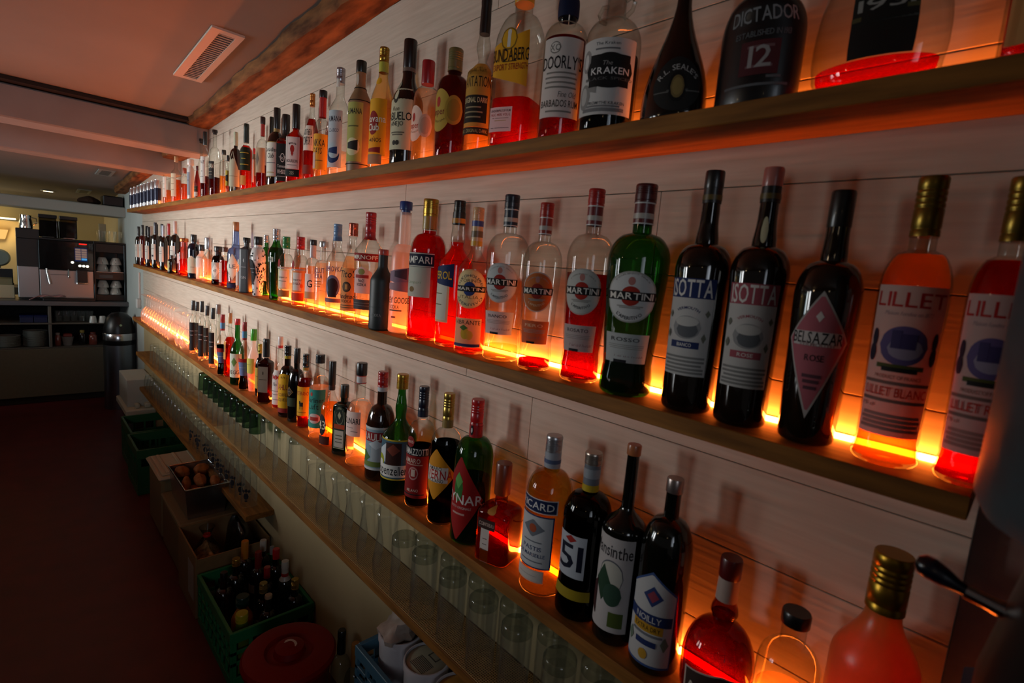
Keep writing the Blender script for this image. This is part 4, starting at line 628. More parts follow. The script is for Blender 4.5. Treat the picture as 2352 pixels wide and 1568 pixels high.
# back room seen through the opening over the counter
CREAM = pm('d8c391', 0.85, noise=0.04, nscale=3)
mb = MB(); mb.box(-5, 1.2, 7.5, 7.6, 0, 2.0, CREAM); struct(mb.build('wall_back', smooth=False))
mb = MB(); mb.box(0.0, 0.1, 6.42, 7.5, 0, 2.0, CREAM); struct(mb.build('wall_side', smooth=False))
# painted cross beams and the rough old beam along the wall
mb = MB(); mb.bbox(-4, 0.0, 3.16, 3.36, 1.93, 2.068, BEAMPAINT, 0.006); struct(mb.build('trim_2', smooth=False))
mb = MB(); mb.bbox(-4, 0.0, 3.76, 3.92, 1.868, 2.03, BEAMPAINT, 0.006); struct(mb.build('trim_3', smooth=False))
mb = MB(); mb.bbox(-4, 0.0, 5.95, 6.4, 1.655, 1.745, pm('9fa9a4', 0.7), 0.006); struct(mb.build('trim_4', smooth=False))
mb = MB(); mb.box(-4, 0.0, 3.10, 3.16, 2.072, CZ(3.14) - 0.001, pm('1c1512', 0.9)); struct(mb.build('shade_strip', smooth=False))  # dark strip that colours in the shade between cross beam and ceiling
def rough_beam(y0, y1, zf, wd, name, n):
    rnd = random.Random(n); mb = MB(); V = []; Fs = []; m = 7
    for i in range(n + 1):
        y = lerp(y0, y1, i / n); z = zf(y); j = lambda a: rnd.uniform(-a, a)
        w_ = wd + j(0.006)
        V += [(-0.001, y, z + j(0.001)), (-w_ * 0.5, y, z + j(0.003)), (-w_ + 0.008, y, z + 0.002 + j(0.003)), (-w_, y, z + 0.014 + j(0.004)), (-w_ - 0.002 + j(0.003), y, z + 0.035 + j(0.004)), (-w_ + j(0.005), y, CZ(y) + 0.01), (-0.001, y, CZ(y) + 0.01)]
    for i in range(n):
        for k in range(m):
            q = (k + 1) % m; Fs.append((i * m + k, i * m + q, i * m + m + q, i * m + m + k))
    Fs.append(tuple(range(m))); Fs.append(tuple(range(n * m + m - 1, n * m - 1, -1)))
    mb.add(V, Fs, ROUGH); return struct(mb.build(name))
rough_beam(-0.7, 3.15, lambda y: 2.06 + 0.0454 * (3.15 - y), 0.098, 'trim_6', 70)
rough_beam(3.37, 3.75, lambda y: 1.955, 0.11, 'trim_7', 8)
rough_beam(3.93, 5.94, lambda y: CZ(y) - 0.05, 0.08, 'trim_8', 24)

# ---------------------------------------------------------------- wall shelves with light strips
LEDM = emis((1.0, 0.18, 0.018, 1), LED_POWER)
HOLD = pm('d0b080', 0.4)
LEDM1 = emis((1.0, 0.19, 0.019, 1), LED_POWER * 0.6)
def shelf(name, z, y0, y1, desc, led=None, d=0.1116, t=0.0239):
    LM = LEDM1 if z > 1.6 else LEDM
    mb = MB(); mb.bbox(-d, 0.0, y0, y1, z - t, z, OAK, 0.0012)
    o = mb.build(name, smooth=False)
    tag(o, desc, 'shelf', 'oak wall shelves')
    if led:
        m2 = MB(); a, b = led; zt = z + 0.0062; zl = z + 0.0002
        m2.add([(-.0125, a, zl), (-.0125, b, zl), (-.0125, b, zt), (-.0125, a, zt), (-.003, b, zt), (-.003, a, zt)], [(0, 3, 2, 1), (3, 5, 4, 2)], LM)
        m2.add([(-.003, a, zl), (-.003, b, zl), (-.003, b, zt), (-.003, a, zt), (-.0005, b, zt + .001), (-.0005, a, zt + .001), (-.0005, b, zl), (-.0005, a, zl)], [(0, 1, 2, 3), (3, 2, 4, 5), (5, 4, 6, 7)], pm('8a8a88', .5))
        m2.build('light_strip', o, smooth=False)
    return o
shelf('wall_shelf', 1.6906, -0.10, 5.0, 'topmost oak shelf, seen from below, its underside glowing red-orange', (-0.04, 4.95))
shelf('wall_shelf', 1.2856, 0.021, 4.75, 'middle oak shelf carrying vermouth and gin bottles, lit by an orange strip along the wall', (0.03, 4.70))
shelf('wall_shelf', 0.8786, -0.05, 4.83, 'third oak shelf down, lit by an orange strip, carrying liqueurs and upturned wine glasses', (0.0, 4.78))
shelf('wall_shelf', 0.6285, 0.2, 4.70, 'unlit oak shelf with a woven mat and rows of upturned tall glasses')
shelf('wall_shelf', 0.3848, 2.12, 4.57, 'lowest and shortest oak shelf, above the crates, with animal-printed glasses')
# woven mat
def weave():
    m, nt, N, L, out = newmat('burlap')
    b = N.new('ShaderNodeBsdfPrincipled'); b.inputs['Roughness'].default_value = 0.9; L.new(b.outputs[0], out.inputs[0])
    tc = N.new('ShaderNodeTexCoord'); w1 = N.new('ShaderNodeTexWave'); w2 = N.new('ShaderNodeTexWave')
    w1.bands_direction = 'X'; w2.bands_direction = 'Y'
    for w_ in (w1, w2): w_.inputs['Scale'].default_value = 62; w_.inputs['Distortion'].default_value = 1.2; w_.inputs['Detail Scale'].default_value = 3; L.new(tc.outputs['Object'], w_.inputs[0])
    mx = N.new('ShaderNodeMath'); mx.operation = 'MAXIMUM'; L.new(w1.outputs['Fac'], mx.inputs[0]); L.new(w2.outputs['Fac'], mx.inputs[1])
    r = N.new('ShaderNodeValToRGB'); r.color_ramp.elements[0].position = 0.45; r.color_ramp.elements[1].position = 0.85
    r.color_ramp.elements[0].color = hx('5a4022'); r.color_ramp.elements[1].color = hx('b8935a'); L.new(mx.outputs[0], r.inputs[0]); L.new(r.outputs[0], b.inputs['Base Color'])
    bp = N.new('ShaderNodeBump'); bp.inputs['Distance'].default_value = 0.0015; bp.inputs['Strength'].default_value = 0.6; L.new(mx.outputs[0], bp.inputs['Height']); L.new(bp.outputs[0], b.inputs['Normal'])
    return m
BURLAP = weave()
mb = MB(); mb.bbox(-0.109, -0.004, 0.22, 2.6, 0.6287, 0.6305, BURLAP, 0.0008); tag(mb.build('burlap_mat', smooth=False), 'coarse woven burlap mat under the rows of tall upturned glasses', 'mat')

# ---------------------------------------------------------------- ceiling fittings
t = empty('ceiling_vent', (0, 0, 0)); tag(t, 'white rectangular air vent with fine slats in the near ceiling bay', 'vent')
VW = pm('c9b8aa', 0.5)
def cbox(mb, x0, x1, y0, y1, d0, d1, mat):
    V = [(x, y, CZ(y) - d) for d in (d1, d0) for y in (y0, y1) for x in (x0, x1)]
    mb.add(V, [(0, 2, 3, 1), (4, 5, 7, 6), (0, 1, 5, 4), (2, 6, 7, 3), (0, 4, 6, 2), (1, 3, 7, 5)], mat)
mb = MB()
for a in ((-.276, -.248, 1.975, 2.53), (-.199, -.178, 1.975, 2.53), (-.248, -.199, 1.975, 2.005), (-.248, -.199, 2.502, 2.53)): cbox(mb, *a, -0.001, 0.007, VW)
mb.build('frame', t, smooth=False)
mb = MB(); cbox(mb, -.248, -.199, 2.005, 2.502, -0.001, 0.0015, pm('17120f', .9)); mb.build('backing', t, smooth=False)
for i in range(26):
    mb = MB(); y = 2.010 + i * 0.0191; cbox(mb, -.248, -.199, y, y + 0.009, 0.0016, 0.0055, pm('8f8a86', .4)); mb.build('slat', t, smooth=False)
for i, (x, y, l) in enumerate(((-.27, 5.05, 'small ceiling vent in the far bay near the rough beam'), (-.30, 6.35, 'small ceiling vent above the coffee counter'))):
    t = empty('ceiling_vent', (0, 0, 0)); tag(t, l, 'vent')
    mb = MB(); cbox(mb, x, x + .1, y, y + .28, -0.001, 0.006, pm('9aa09c', .5)); mb.build('frame', t, smooth=False)
    mb = MB(); cbox(mb, x + .02, x + .08, y + .03, y + .25, 0.006, 0.0068, pm('5a605e', .6)); mb.build('grille', t, smooth=False)
t = empty('downlight', (-0.49, 6.8, CZ(6.8))); tag(t, 'small round recessed ceiling lamp glowing in the far bay', 'lamp')
mb = MB(); mb.lathe([(.052, -.006), (.055, -.001), (.04, .001)], pm('c9c9c4', .4), 20); mb.build('rim', t)
mb = MB(); mb.lathe([(.036, -.0075), (.0355, -.0065)], emis('ffe2a8', 9.0), 20); mb.build('lamp', t)
l = bpy.data.lights.new('downlight_beam', 'SPOT'); l.energy = 9; l.color = (1, .86, .62); l.spot_size = 2.2; l.spot_blend = .8; l.shadow_soft_size = .04
o = bpy.data.objects.new('downlight_beam', l); COL.objects.link(o); o.location = (-.49, 6.8, CZ(6.8) - .02)

# ---------------------------------------------------------------- coffee counter at the far end
PANEL = pm('6a5f4a', 0.6, noise=0.05)
t = empty('back_counter', (-0.9, 6.1, 0)); tag(t, 'low bar counter with steel worktop, open shelves and beige lower panel under the coffee machine', 'counter')
def P(name, par, *boxes, loc=(-0.9, 6.1, 0), b=0.003):
    mb = MB()
    for bx in boxes:
        x0, x1, y0, y1, z0, z1, m = bx
        mb.bbox(x0 - loc[0], x1 - loc[0], y0 - loc[1], y1 - loc[1], z0 - loc[2], z1 - loc[2], m, b)
    return mb.build(name, par, smooth=False)
P('worktop', t, (-1.9, -0.001, 5.85, 6.415, 0.848, 0.888, pm('6a6a6c', .35, .7)))
P('lower_panel', t, (-1.9, -0.001, 5.87, 5.89, 0.06, 0.475, PANEL))
P('kick_board', t, (-1.9, -0.001, 5.90, 5.92, 0.0, 0.06, pm('2a231c', .7)))
P('back_panel', t, (-1.9, -0.001, 6.39, 6.41, 0.0, 0.848, pm('15120f', .8)))
P('shelf_board', t, (-1.9, -0.001, 5.88, 6.39, 0.475, 0.487, pm('5a5248', .6)))
P('shelf_board', t, (-1.9, -0.001, 5.88, 6.39, 0.684, 0.696, pm('6a6258', .6)))
for x in (-1.2, -0.555): P('upright', t, (x, x + .02, 5.872, 6.39, 0.4872, 0.6838, pm('6a6258', .6)), (x, x + .02, 5.872, 6.39, 0.6962, 0.8478, pm('6a6258', .6)))
# plates
PLATE = pm('cfcdc4', 0.2, coat=0.4)
mb = MB(); mb.lathe([(.03, 0), (.055, 0), (.06, .003), (.079, .009), (.08, .0105), (.06, .006), (.0, .005)], PLATE, 28, cap1=False)
pl0 = mb.build('plate'); tag(pl0, 'white plate in the taller of two stacks under the counter', 'plate', 'plates in the taller stack')
first = True
for sx, n, lab, g in ((-.64, 17, 'white plate in the taller of two stacks under the counter', 'plates in the taller stack'), (-.81, 12, 'white plate in the lower of two stacks under the counter, at the picture edge', 'plates in the lower stack')):
    for i in range(n):
        if first: pl0.location = (sx, 5.975, .4872); first = False; continue
        dup(pl0, (sx + random.uniform(-.002, .002), 5.975, .4872 + i * .0078), 0, lab, g)
# blue boxes, small glasses, cups, jars on the shelves under the worktop
for i, x in enumerate((-.69, -.602)):
    t = empty('storage_box', (x, 6.0, .6962)); tag(t, ('navy blue storage box on the upper shelf under the counter, left one', 'navy blue storage box beside the upright under the counter')[i], 'box')
    P('tray', t, (-.042, .042, -.09, .09, 0, .05, pm('101a4a', .4)), loc=(0, 0, 0)); P('lid', t, (-.044, .044, -.092, .092, .05, .062, pm('16205a', .35)), loc=(0, 0, 0))
TH = glassm('feffff', frost=0.012, edge=0.86)
def glass_obj(name, prof, desc, cat, grp, n=20, cols=None, base=None):
    mb = MB(); mb.lathe(prof, cols or TH, n, cap0=False, cap1=False); o = mb.build(name); tag(o, desc, cat, grp)
    if base: m2 = MB(); m2.lathe(base[0], base[1], n); m2.build('base', o)
    return o
g0 = glass_obj('tumbler', [(.0, .004), (.022, .004), (.024, .001), (.026, .004), (.03, .1), (.0285, .1), (.0245, .01)], 'clear tumbler on the upper shelf under the coffee machine', 'glass', 'tumblers under the coffee machine')
g0.location = (-.485, 5.95, .6962)
for i in range(1, 5): dup(g0, (-.485 + i * .052, 5.95, .6962))
CUPM = pm('c9c7bf', 0.2, coat=.3)
mb = MB(); mb.lathe([(.018, .055), (.02, .058), (.022, .05), (.03, .0), (.028, .0), (.02, .05), (.0, .052)], CUPM, 20, cap1=False)
c0 = mb.build('espresso_cup'); tag(c0, 'small white cup turned upside down at the end of the tumblers, left of the pair', 'cup'); c0.location = (-.256, 5.90, .6963)
dup(c0, (-.19, 5.90, .6963), 0, 'small white cup turned upside down beside the black bin lid')
for x, r, h, c, lc, lab in ((-.495, .022, .11, '7a3a30', '8a7a70', 'tall reddish jar on the lower shelf under the counter'), (-.33, .024, .13, '1a1512', 'a08a3a', 'dark sauce bottle with yellow cap on the lower shelf under the counter'), (-.255, .03, .11, '8a4438', '6a2a20', 'wide jar of red preserve on the lower shelf beside the bin')):
    t = empty('storage_jar', (x, 5.96, .4872)); tag(t, lab, 'jar')
    mb = MB(); mb.lathe([(r * .9, 0), (r, .006), (r, h * .75), (r * .6, h * .88)], pm(c, .2, coat=.5), 18); mb.build('jar_body', t)
    mb = MB(); mb.lathe([(r * .68, h * .86), (r * .7, h), (r * .6, h + .004)], pm(lc, .4), 18); mb.build('lid', t)
t = empty('plastic_tub', (-.43, 5.96, .4872)); tag(t, 'grey tapered tub with red lid bundle on the lower shelf under the counter', 'tub')
mb = MB(); mb.lathe([(.03, 0), (.042, .075), (.044, .078)], pm('8a8480', .5), 16); mb.build('tub_body', t)
mb = MB(); mb.bbox(-.03, .03, -.03, .03, .0781, .105, pm('8a3a34', .5), .006); mb.build('red_pack', t)

# coffee machine
t = empty('coffee_machine', (-.485, 6.13, .889)); tag(t, 'large black and steel automatic coffee machine with bean hoppers and lit touch screen', 'coffee machine')
BRUSH = pm('a8a4a2', .32, 1.0)
L0 = dict(loc=(-.485, 6.13, .889))
P('housing', t, (-.733, -.238, 5.96, 6.38, .905, 1.40, DARKP), (-.733, -.59, 5.96, 6.38, 1.40, 1.482, DARKP), **L0)
P('feet_plinth', t, (-.72, -.25, 6.0, 6.36, .889, .905, BLACKP), **L0)
P('milk_cooler_panel', t, (-.731, -.602, 5.952, 5.96, .907, 1.17, BRUSH), **L0)
P('front_panel', t, (-.596, -.24, 5.952, 5.96, .907, 1.15, BRUSH), (-.53, -.42, 5.9505, 5.952, 1.108, 1.111, BLACKP), **L0)
P('display_panel', t, (-.598, -.239, 5.935, 5.96, 1.155, 1.40, pm('08080a', .12, coat=.6)), **L0)
P('top_tray', t, (-.6, -.24, 5.97, 6.36, 1.4005, 1.418, BLACKP), **L0)
s = P('screen', t, (-.366, -.28, 5.9335, 5.936, 1.234, 1.352, emis('1a2a5a', .5)), **L0)
for i in range(5):
    for j in range(2):
        c = '55a8e8' if (i == 0 and j == 1) else '8f7468'
        P('screen_button', s, (-.362 + j * .041, -.325 + j * .041, 5.9325, 5.9336, 1.245 + i * .0205, 1.262 + i * .0205, emis(c, .75)), loc=(0, 0, 0), b=.001)
for b_ in t.children:
    pass
for o in s.children: o.location = (.485, -6.13, -.889)
P('brand_light', t, (-.335, -.283, 5.9335, 5.936, 1.381, 1.389, emis('ff1a10', 3.0)), **L0)
for x, z in ((-.383, 1.222), (-.333, 1.195), (-.307, 1.194), (-.282, 1.193)):
    mb = MB(); mb.lathe([(.0105, 0), (.0105, .003), (.009, .004)], emis('fff6e0', 2.2), 16); o = mb.build('push_button', t, loc=(x + .485, 5.936 - 6.13, z - .889)); o.rotation_euler = (PI / 2, 0, 0)
mb = MB(); mb.tube([(-.553, 5.93, 1.16), (-.552, 5.925, 1.14), (-.535, 5.9, 1.03)], .0065, CHROME, 10); mb.build('steam_wand', t, loc=(.485, -6.13, -.889))
mb = MB(); mb.tube([(-.412, 5.94, 1.16), (-.412, 5.935, 1.10), (-.405, 5.93, 1.085)], .006, CHROME, 8); mb.build('water_spout', t, loc=(.485, -6.13, -.889))
P('coffee_spout', t, (-.358, -.285, 5.90, 5.951, 1.05, 1.16, BLACKP), (-.36, -.283, 5.896, 5.951, 1.035, 1.051, CHROME), **L0)
P('drip_tray', t, (-.585, -.24, 5.86, 5.95, .889, .915, BLACKP), (-.58, -.245, 5.865, 5.945, .9152, .9175, STEEL), **L0)
for x, zb in ((-.532, 1.4185), (-.397, 1.4185)):
    h_ = P('bean_hopper', t, (x - .056, x + .056, 5.985, 6.12, zb + .004, zb + .165, glassm('9a958c')), **L0)
    P('coffee_beans', h_, (x - .052, x + .052, 5.99, 6.115, zb + .006, zb + .145, pm('1c0f08', .5, noise=.5, nscale=120)), loc=(0, 0, 0)).location = (.485, -6.13, -.889)
    P('hopper_lid', h_, (x - .06, x + .06, 5.98, 6.125, zb + .165, zb + .195, pm('1a1a1c', .2, coat=.4)), loc=(0, 0, 0)).location = (.485, -6.13, -.889)
    P('hopper_base', h_, (x - .04, x + .04, 5.98, 6.1, zb, zb + .012, CHROME), loc=(0, 0, 0)).location = (.485, -6.13, -.889)
def pitcher(x, y, z, r, h, desc):
    t = empty('milk_pitcher', (x, y, z)); tag(t, desc, 'pitcher')
    mb = MB(); mb.lathe([(r * .9, 0), (r, .004), (r * .96, h * .5), (r * .82, h * .8), (r * .88, h), (r * .84, h), (r * .78, h * .8), (r * .9, h * .5), (r * .9, .006)], CHROME, 22, cap1=True); mb.build('pitcher_body', t)
    mb = MB(); mb.tube([(r * .8, 0, h * .85), (r * 1.5, 0, h * .8), (r * 1.55, 0, h * .45), (r * .95, 0, h * .25)], .004, CHROME, 8); mb.build('handle', t)
pitcher(-.668, 6.05, 1.4825, .044, .11, 'polished steel milk pitcher on the left top of the coffee machine')
pitcher(-.468, 6.21, 1.4187, .036, .15, 'polished steel canister standing between the bean hoppers')
# pink cloth on the drip tray
mb = MB(); V = []; Fs = []; n = 16
for i in range(n + 1):
    for j in range(5):
        u, v = i / n, j / 4
        x = -.67 + .22 * u + .015 * v; z = .9205 + .006 * sin(u * 14 + v * 3) * (u > .25) + .006
        y = 5.868 + .06 * v
        if u < .25: z = lerp(.8935, .925, u / .25) + .002; y = 5.853 + .07 * v; 
        V.append((x, y, z))
for i in range(n):
    for j in range(4): a = i * 5 + j; Fs.append((a, a + 1, a + 6, a + 5))
mb.add(V, Fs, pm('b5807e', .9)); o = mb.build('cleaning_cloth'); so = o.modifiers.new('thick', 'SOLIDIFY'); so.thickness = .004; tag(o, 'crumpled pink cleaning cloth over the edge of the drip tray', 'cloth')
# cup warmer with cups
t = empty('cup_warmer', (-.12, 6.13, .889)); tag(t, 'black open cup rack beside the coffee machine, two tiers of white cups', 'cup rack')
L1 = dict(loc=(-.12, 6.13, .889))
P('rack_frame', t, (-.236, -.222, 5.95, 6.38, .889, 1.405, BLACKP), (-.018, -.004, 5.95, 6.38, .889, 1.405, BLACKP), (-.222, -.018, 6.36, 6.38, .889, 1.405, BLACKP), **L1)
P('top_cover', t, (-.236, -.004, 5.95, 6.38, 1.405, 1.42, BLACKP), (-.222, -.018, 5.955, 5.97, 1.325, 1.405, BLACKP), **L1)
P('tier', t, (-.222, -.018, 5.96, 6.36, 1.145, 1.155, STEEL), **L1); P('tier', t, (-.222, -.018, 5.955, 6.36, .889, .945, BLACKP), **L1)
P('name_plate', t, (-.2, -.1, 5.957, 5.9598, 1.095, 1.125, pm('4a4a4a', .4)), (-.222, -.018, 5.96, 5.965, 1.08, 1.145, BLACKP), **L1)
mb = MB(); mb.lathe([(.02, .06), (.024, .062), (.03, .055), (.043, .02), (.046, 0), (.044, 0), (.04, .02), (.02, .056)], CUPM, 20, cap0=True, cap1=False)
cc = mb.build('coffee_cup'); m2 = MB(); m2.tube([(.042, 0, .042), (.06, 0, .045), (.062, 0, .02), (.043, 0, .012)], .0045, CUPM, 8); m2.build('handle', cc)
k = 0
for tier, zz in ((0, .9455), (1, 1.1555)):
    for i, (dx, up) in enumerate(((-.168, 0), (-.075, 0), (-.168, 1), (-.07, 1), (-.12, 2))):
        if up == 2 and tier == 1: continue
        loc = (dx, 6.03 if up < 2 else 6.2, zz + (.0625 if up == 1 else 0)); lab = ('upturned white coffee cup on the lower tier of the black rack', 'upturned white coffee cup on the upper tier of the black rack')[tier]
        g = ('cups on the lower tier', 'cups on the upper tier')[tier]
        if k == 0: cc.location = loc; cc.rotation_euler = (0, 0, -1.3); tag(cc, lab, 'cup', g)
        else: dup(cc, loc, -1.3 - .15 * i, lab, g)
        k += 1
# glassware and boxes on top of the rack and ledge
g1 = glass_obj('tumbler', [(.0, .006), (.026, .006), (.028, .001), (.03, .006), (.036, .1), (.0345, .1), (.028, .012)], 'clear glass standing on the black cup rack, left one', 'glass', None); g1.location = (-.165, 6.08, 1.4205)
dup(g1, (-.09, 6.06, 1.4205), 0, 'clear glass on the black cup rack, catching yellow light'); dup(g1, (-.04, 6.12, 1.4205), 0, 'clear glass at the right end of the black cup rack')
o = MB().bbox(-.165, -.115, 6.22, 6.3, 1.4205, 1.585, pm('cfc6a0', .7)).build('paper_box', smooth=False); tag(o, 'upright cream paper box behind the glasses on the cup rack', 'box')
o = MB().bbox(-.155, -.01, 5.98, 6.2, 1.7455, 1.835, pm('111114', .5), .008).build('speaker_box', smooth=False); tag(o, 'black box on the ledge above the coffee counter, beside the wall', 'box')
o = MB().blob((-.245, 6.08, 1.775), .075, .08, .034, pm('3a2416', .9), 14, 3, .2).build('paper_bag'); tag(o, 'crumpled brown bag on the ledge above the coffee counter', 'bag')
t = empty('cardboard_box', (-.81, 6.15, .889)); tag(t, 'cream carton on the counter left of the coffee machine', 'box')
P('carton', t, (-.86, -.755, 6.05, 6.3, .889, 1.0, pm('c4bb9a', .8)), loc=(-.81, 6.15, .889)); P('upper_carton', t, (-.845, -.765, 6.07, 6.26, 1.0, 1.05, pm('8a8664', .8)), loc=(-.81, 6.15, .889))
o = MB().bbox(-1.05, -.76, 6.32, 6.4, .889, 1.12, pm('0f0f10', .5)).build('knock_box', smooth=False); tag(o, 'black box behind the cream carton at the left picture edge', 'box')
# wall lamp and cove light in the back room
t = empty('wall_lamp', (-.84, 7.47, 1.40)); tag(t, 'half-round cream wall lamp glowing in the back room, at the left edge', 'lamp')
mb = MB(); mb.lathe([(.02, -.04), (.035, -.04), (.06, .055), (.058, .055), (.03, -.036)], emis('f0b868', 1.2), 20, cap0=False, cap1=False); mb.build('lamp_shade', t)
mb = MB(); mb.box(-.02, .02, .01, .03, -.03, .03, CREAM); mb.build('wall_plate', t, smooth=False)
l = bpy.data.lights.new('wall_lamp_bulb', 'POINT'); l.energy = 1.6; l.color = (1, .72, .36); l.shadow_soft_size = .03
o = bpy.data.objects.new('wall_lamp_bulb', l); COL.objects.link(o); o.location = (-.84, 7.36, 1.42)
t = empty('cove_light', (-.9, 7.4, 1.62)); tag(t, 'lit cove shelf high on the back room wall, upper left behind the hoppers', 'lamp')
P('cove_shelf', t, (-1.6, -.5, 7.3, 7.498, 1.545, 1.56, CREAM), loc=(-.9, 7.4, 1.62)); P('tube', t, (-1.5, -.72, 7.33, 7.345, 1.561, 1.575, emis('ffe6a0', 6.0)), loc=(-.9, 7.4, 1.62))
area('room_light', (-1.9, 6.95, 1.8), (-1.1, 7.5, 1.2), .5, .3, (1, .8, .5), 4)
area('window_or_fill_light', (-3.6, 5.5, 1.2), (0, 5.6, 1.75), .6, 1.2, (.68, .9, 1.0), 16)  # unseen bluish fill added to tint the far ceiling bay
t = empty('table_fan', (-.855, 7.2, .9)); tag(t, 'round glass-fronted appliance at the left edge in the back room', 'appliance')
mb = MB(); mb.lathe([(.05, 0), (.05, .01), (.012, .02), (.012, .2)], pm('4a5450', .4), 16); mb.build('stand', t)
mb = MB(); mb.lathe([(.07, -.02), (.085, 0), (.07, .02)], pm('6a7672', .3), 24, axis='y'); mb.build('housing', t, loc=(0, 0, .28))
o = MB().bbox(-1.6, -.6, 7.1, 7.45, .001, .9, pm('3a352c', .7)).build('sideboard', smooth=False); tag(o, 'dark sideboard in the back room behind the counter', 'cabinet')
# wall conduit
t = empty('wall_switch', (0, 4.95, 1.1)); tag(t, 'white cable conduit with a socket on the bare wall beside the middle shelf end', 'socket')
mb = MB(); mb.bbox(-.014, -.0002, 5.22, 5.245, .98, 1.2, pm('c9ccc9', .5)); mb.build('conduit', t, smooth=False, loc=(0, -4.95, -1.1))
mb = MB(); mb.bbox(-.03, -.0002, 5.205, 5.27, .90, .98, pm('d0d2cf', .5), .006); mb.build('socket_box', t, smooth=False, loc=(0, -4.95, -1.1))
# waste bin
t = empty('waste_bin', (-.117, 5.5, 0)); tag(t, 'tall steel waste bin with black flap lid at the end of the counter', 'bin')
mb = MB(); mb.lathe([(.108, .001), (.11, .01), (.112, .6)], pm('8c949c', .33, 1.0), 28); mb.build('bin_body', t)
mb = MB(); mb.lathe([(.1125, .6), (.1155, .602), (.1155, .655), (.112, .66)], pm('c4c4c6', .2, 1.0), 28); mb.build('collar', t)
mb = MB(); mb.lathe([(.113, .56), (.1145, .562), (.1145, .6)], BLACKP, 28, cap0=False, cap1=False); mb.build('band', t)
mb = MB(); mb.lathe([(.113, .66), (.11, .70), (.09, .79), (.05, .83), (.0, .84)], pm('08080a', .35), 24, cap1=False); mb.build('flap_lid', t)
mb = MB(); mb.lathe([(.009, 0), (.009, .004)], pm('9ab08a', .5), 12, axis='y'); mb.build('badge', t, loc=(-.0, -.106, .735))

# ---------------------------------------------------------------- slim cans at the far end of the top shelf
def make_can():
    t = empty('drink_can', (0, 0, 0)); r = .019
    mb = MB(); mb.lathe([(r * .8, 0), (r * .95, .004), (r, .012), (r, .03)], pm('c4c8cc', .25, .9), 20); mb.build('base', t)
    mb = MB(); mb.lathe([(r * 1.001, .03), (r * 1.001, .105)], pm('0d1734', .3, .4), 20); mb.build('sleeve', t)
    mb = MB(); mb.lathe([(r, .105), (r, .142), (r * .8, .152), (r * .83, .156), (r * .76, .155)], pm('c9ccd0', .25, .9), 20); mb.build('top', t)
    return t
can0 = make_can()
for i, y in enumerate((4.94, 4.79, 4.65, 4.51, 4.38, 4.25, 4.12, 3.99)):
    o = can0 if i == 0 else dup(can0, (0, 0, 0)); o.location = (-.085, y, 1.691)
    tag(o, 'slim silver and navy drink can in the row at the top shelf end', 'can', 'slim cans on the top shelf')
# ---------------------------------------------------------------- glassware, all standing on its rim
WG = [(.0, .2), (.032, .2), (.034, .197), (.012, .188), (.0045, .18), (.004, .12), (.01, .108), (.028, .09), (.037, .06), (.036, .03), (.031, .001), (.030, .001), (.035, .03), (.036, .06), (.026, .09), (.006, .106)]
TH0 = TH; TH = glassm('feffff', frost=0.07, edge=0.9)
w0 = glass_obj('wine_glass', WG, 'upturned stemmed wine glass in the row at the far end of the lit shelf', 'wine glass', 'front row of upturned wine glasses', 20)
k = 0
for row, x, ys, lab, g in ((0, -.072, [4.52 - .079 * i for i in range(12)], 'upturned stemmed wine glass in the row at the far end of the lit shelf', 'front row of upturned wine glasses'),
                           (1, -.04 + .0, [], '', ''),):
    for y in ys:
        if k == 0: w0.location = (-.068, y, .8788)
        else: dup(w0, (-.068, y, .8788), 0, lab, g)
        k += 1
for y, lab in ((3.42, 'upturned wine glass standing alone beside the black-strip bottles, farther of two'), (3.31, 'upturned wine glass touching the first black-strip bottle, nearer of two')):
    o = dup(w0, (-.07, y, .8788), 0, lab); del o['group']
TH = TH0
S4, S5 = .6288, .3851
# shot tumblers
ST = [(.0, .128), (.024, .128), (.026, .126), (.027, .118), (.029, .06), (.033, .001), (.032, .001), (.028, .06), (.025, .116), (.0, .118)]
a0 = glass_obj('small_tumbler', ST, 'small upturned tumbler at the far end of the unlit shelf below the wine glasses', 'glass', 'small tumblers at the far end of the unlit shelf')
ks = [4.25 - .105 * i for i in range(11)]
a0.location = (-.066, ks[0], S4)
for y in ks[1:]: dup(a0, (-.066, y, S4))
# tall glasses with green bases
TG = [(.0, .19), (.026, .19), (.028, .187), (.029, .17), (.034, .001), (.033, .001), (.028, .168), (.0, .172)]
tg0 = glass_obj('tall_glass', TG, 'tall upturned glass with dark green base, in the run below the square stoppered bottle', 'glass', 'green-based tall glasses', 22, None, ([(.0306, .105), (.0288, .15), (.0284, .171), (.0275, .1895), (.0, .1895)], glassm('a3bfa6', edge=.5)))
ks = [2.92 - .088 * i for i in range(10)]
for i, y in enumerate(ks):
    if i == 0: tg0.location = (-.07, y, S4)
    else: dup(tg0, (-.07, y, S4))
HB = [(.0, .2), (.026, .2), (.029, .197), (.03, .185), (.034, .001), (.033, .001), (.029, .18), (.0, .184)]
hb0 = glass_obj('tall_glass', HB, 'tall upturned glass with thick clear base, one of three after the green-based ones', 'glass', 'three thick-based tall glasses', 22, None, ([(.0, .185), (.0294, .185), (.0284, .197), (.0255, .1995), (.0, .1995)], glassm('edf1ef', edge=.7)))
for i, y in enumerate((2.0, 1.86, 1.72)):
    if i == 0: hb0.location = (-.068, y, S4 + .0018)
    else: dup(hb0, (-.068, y, S4 + .0018))
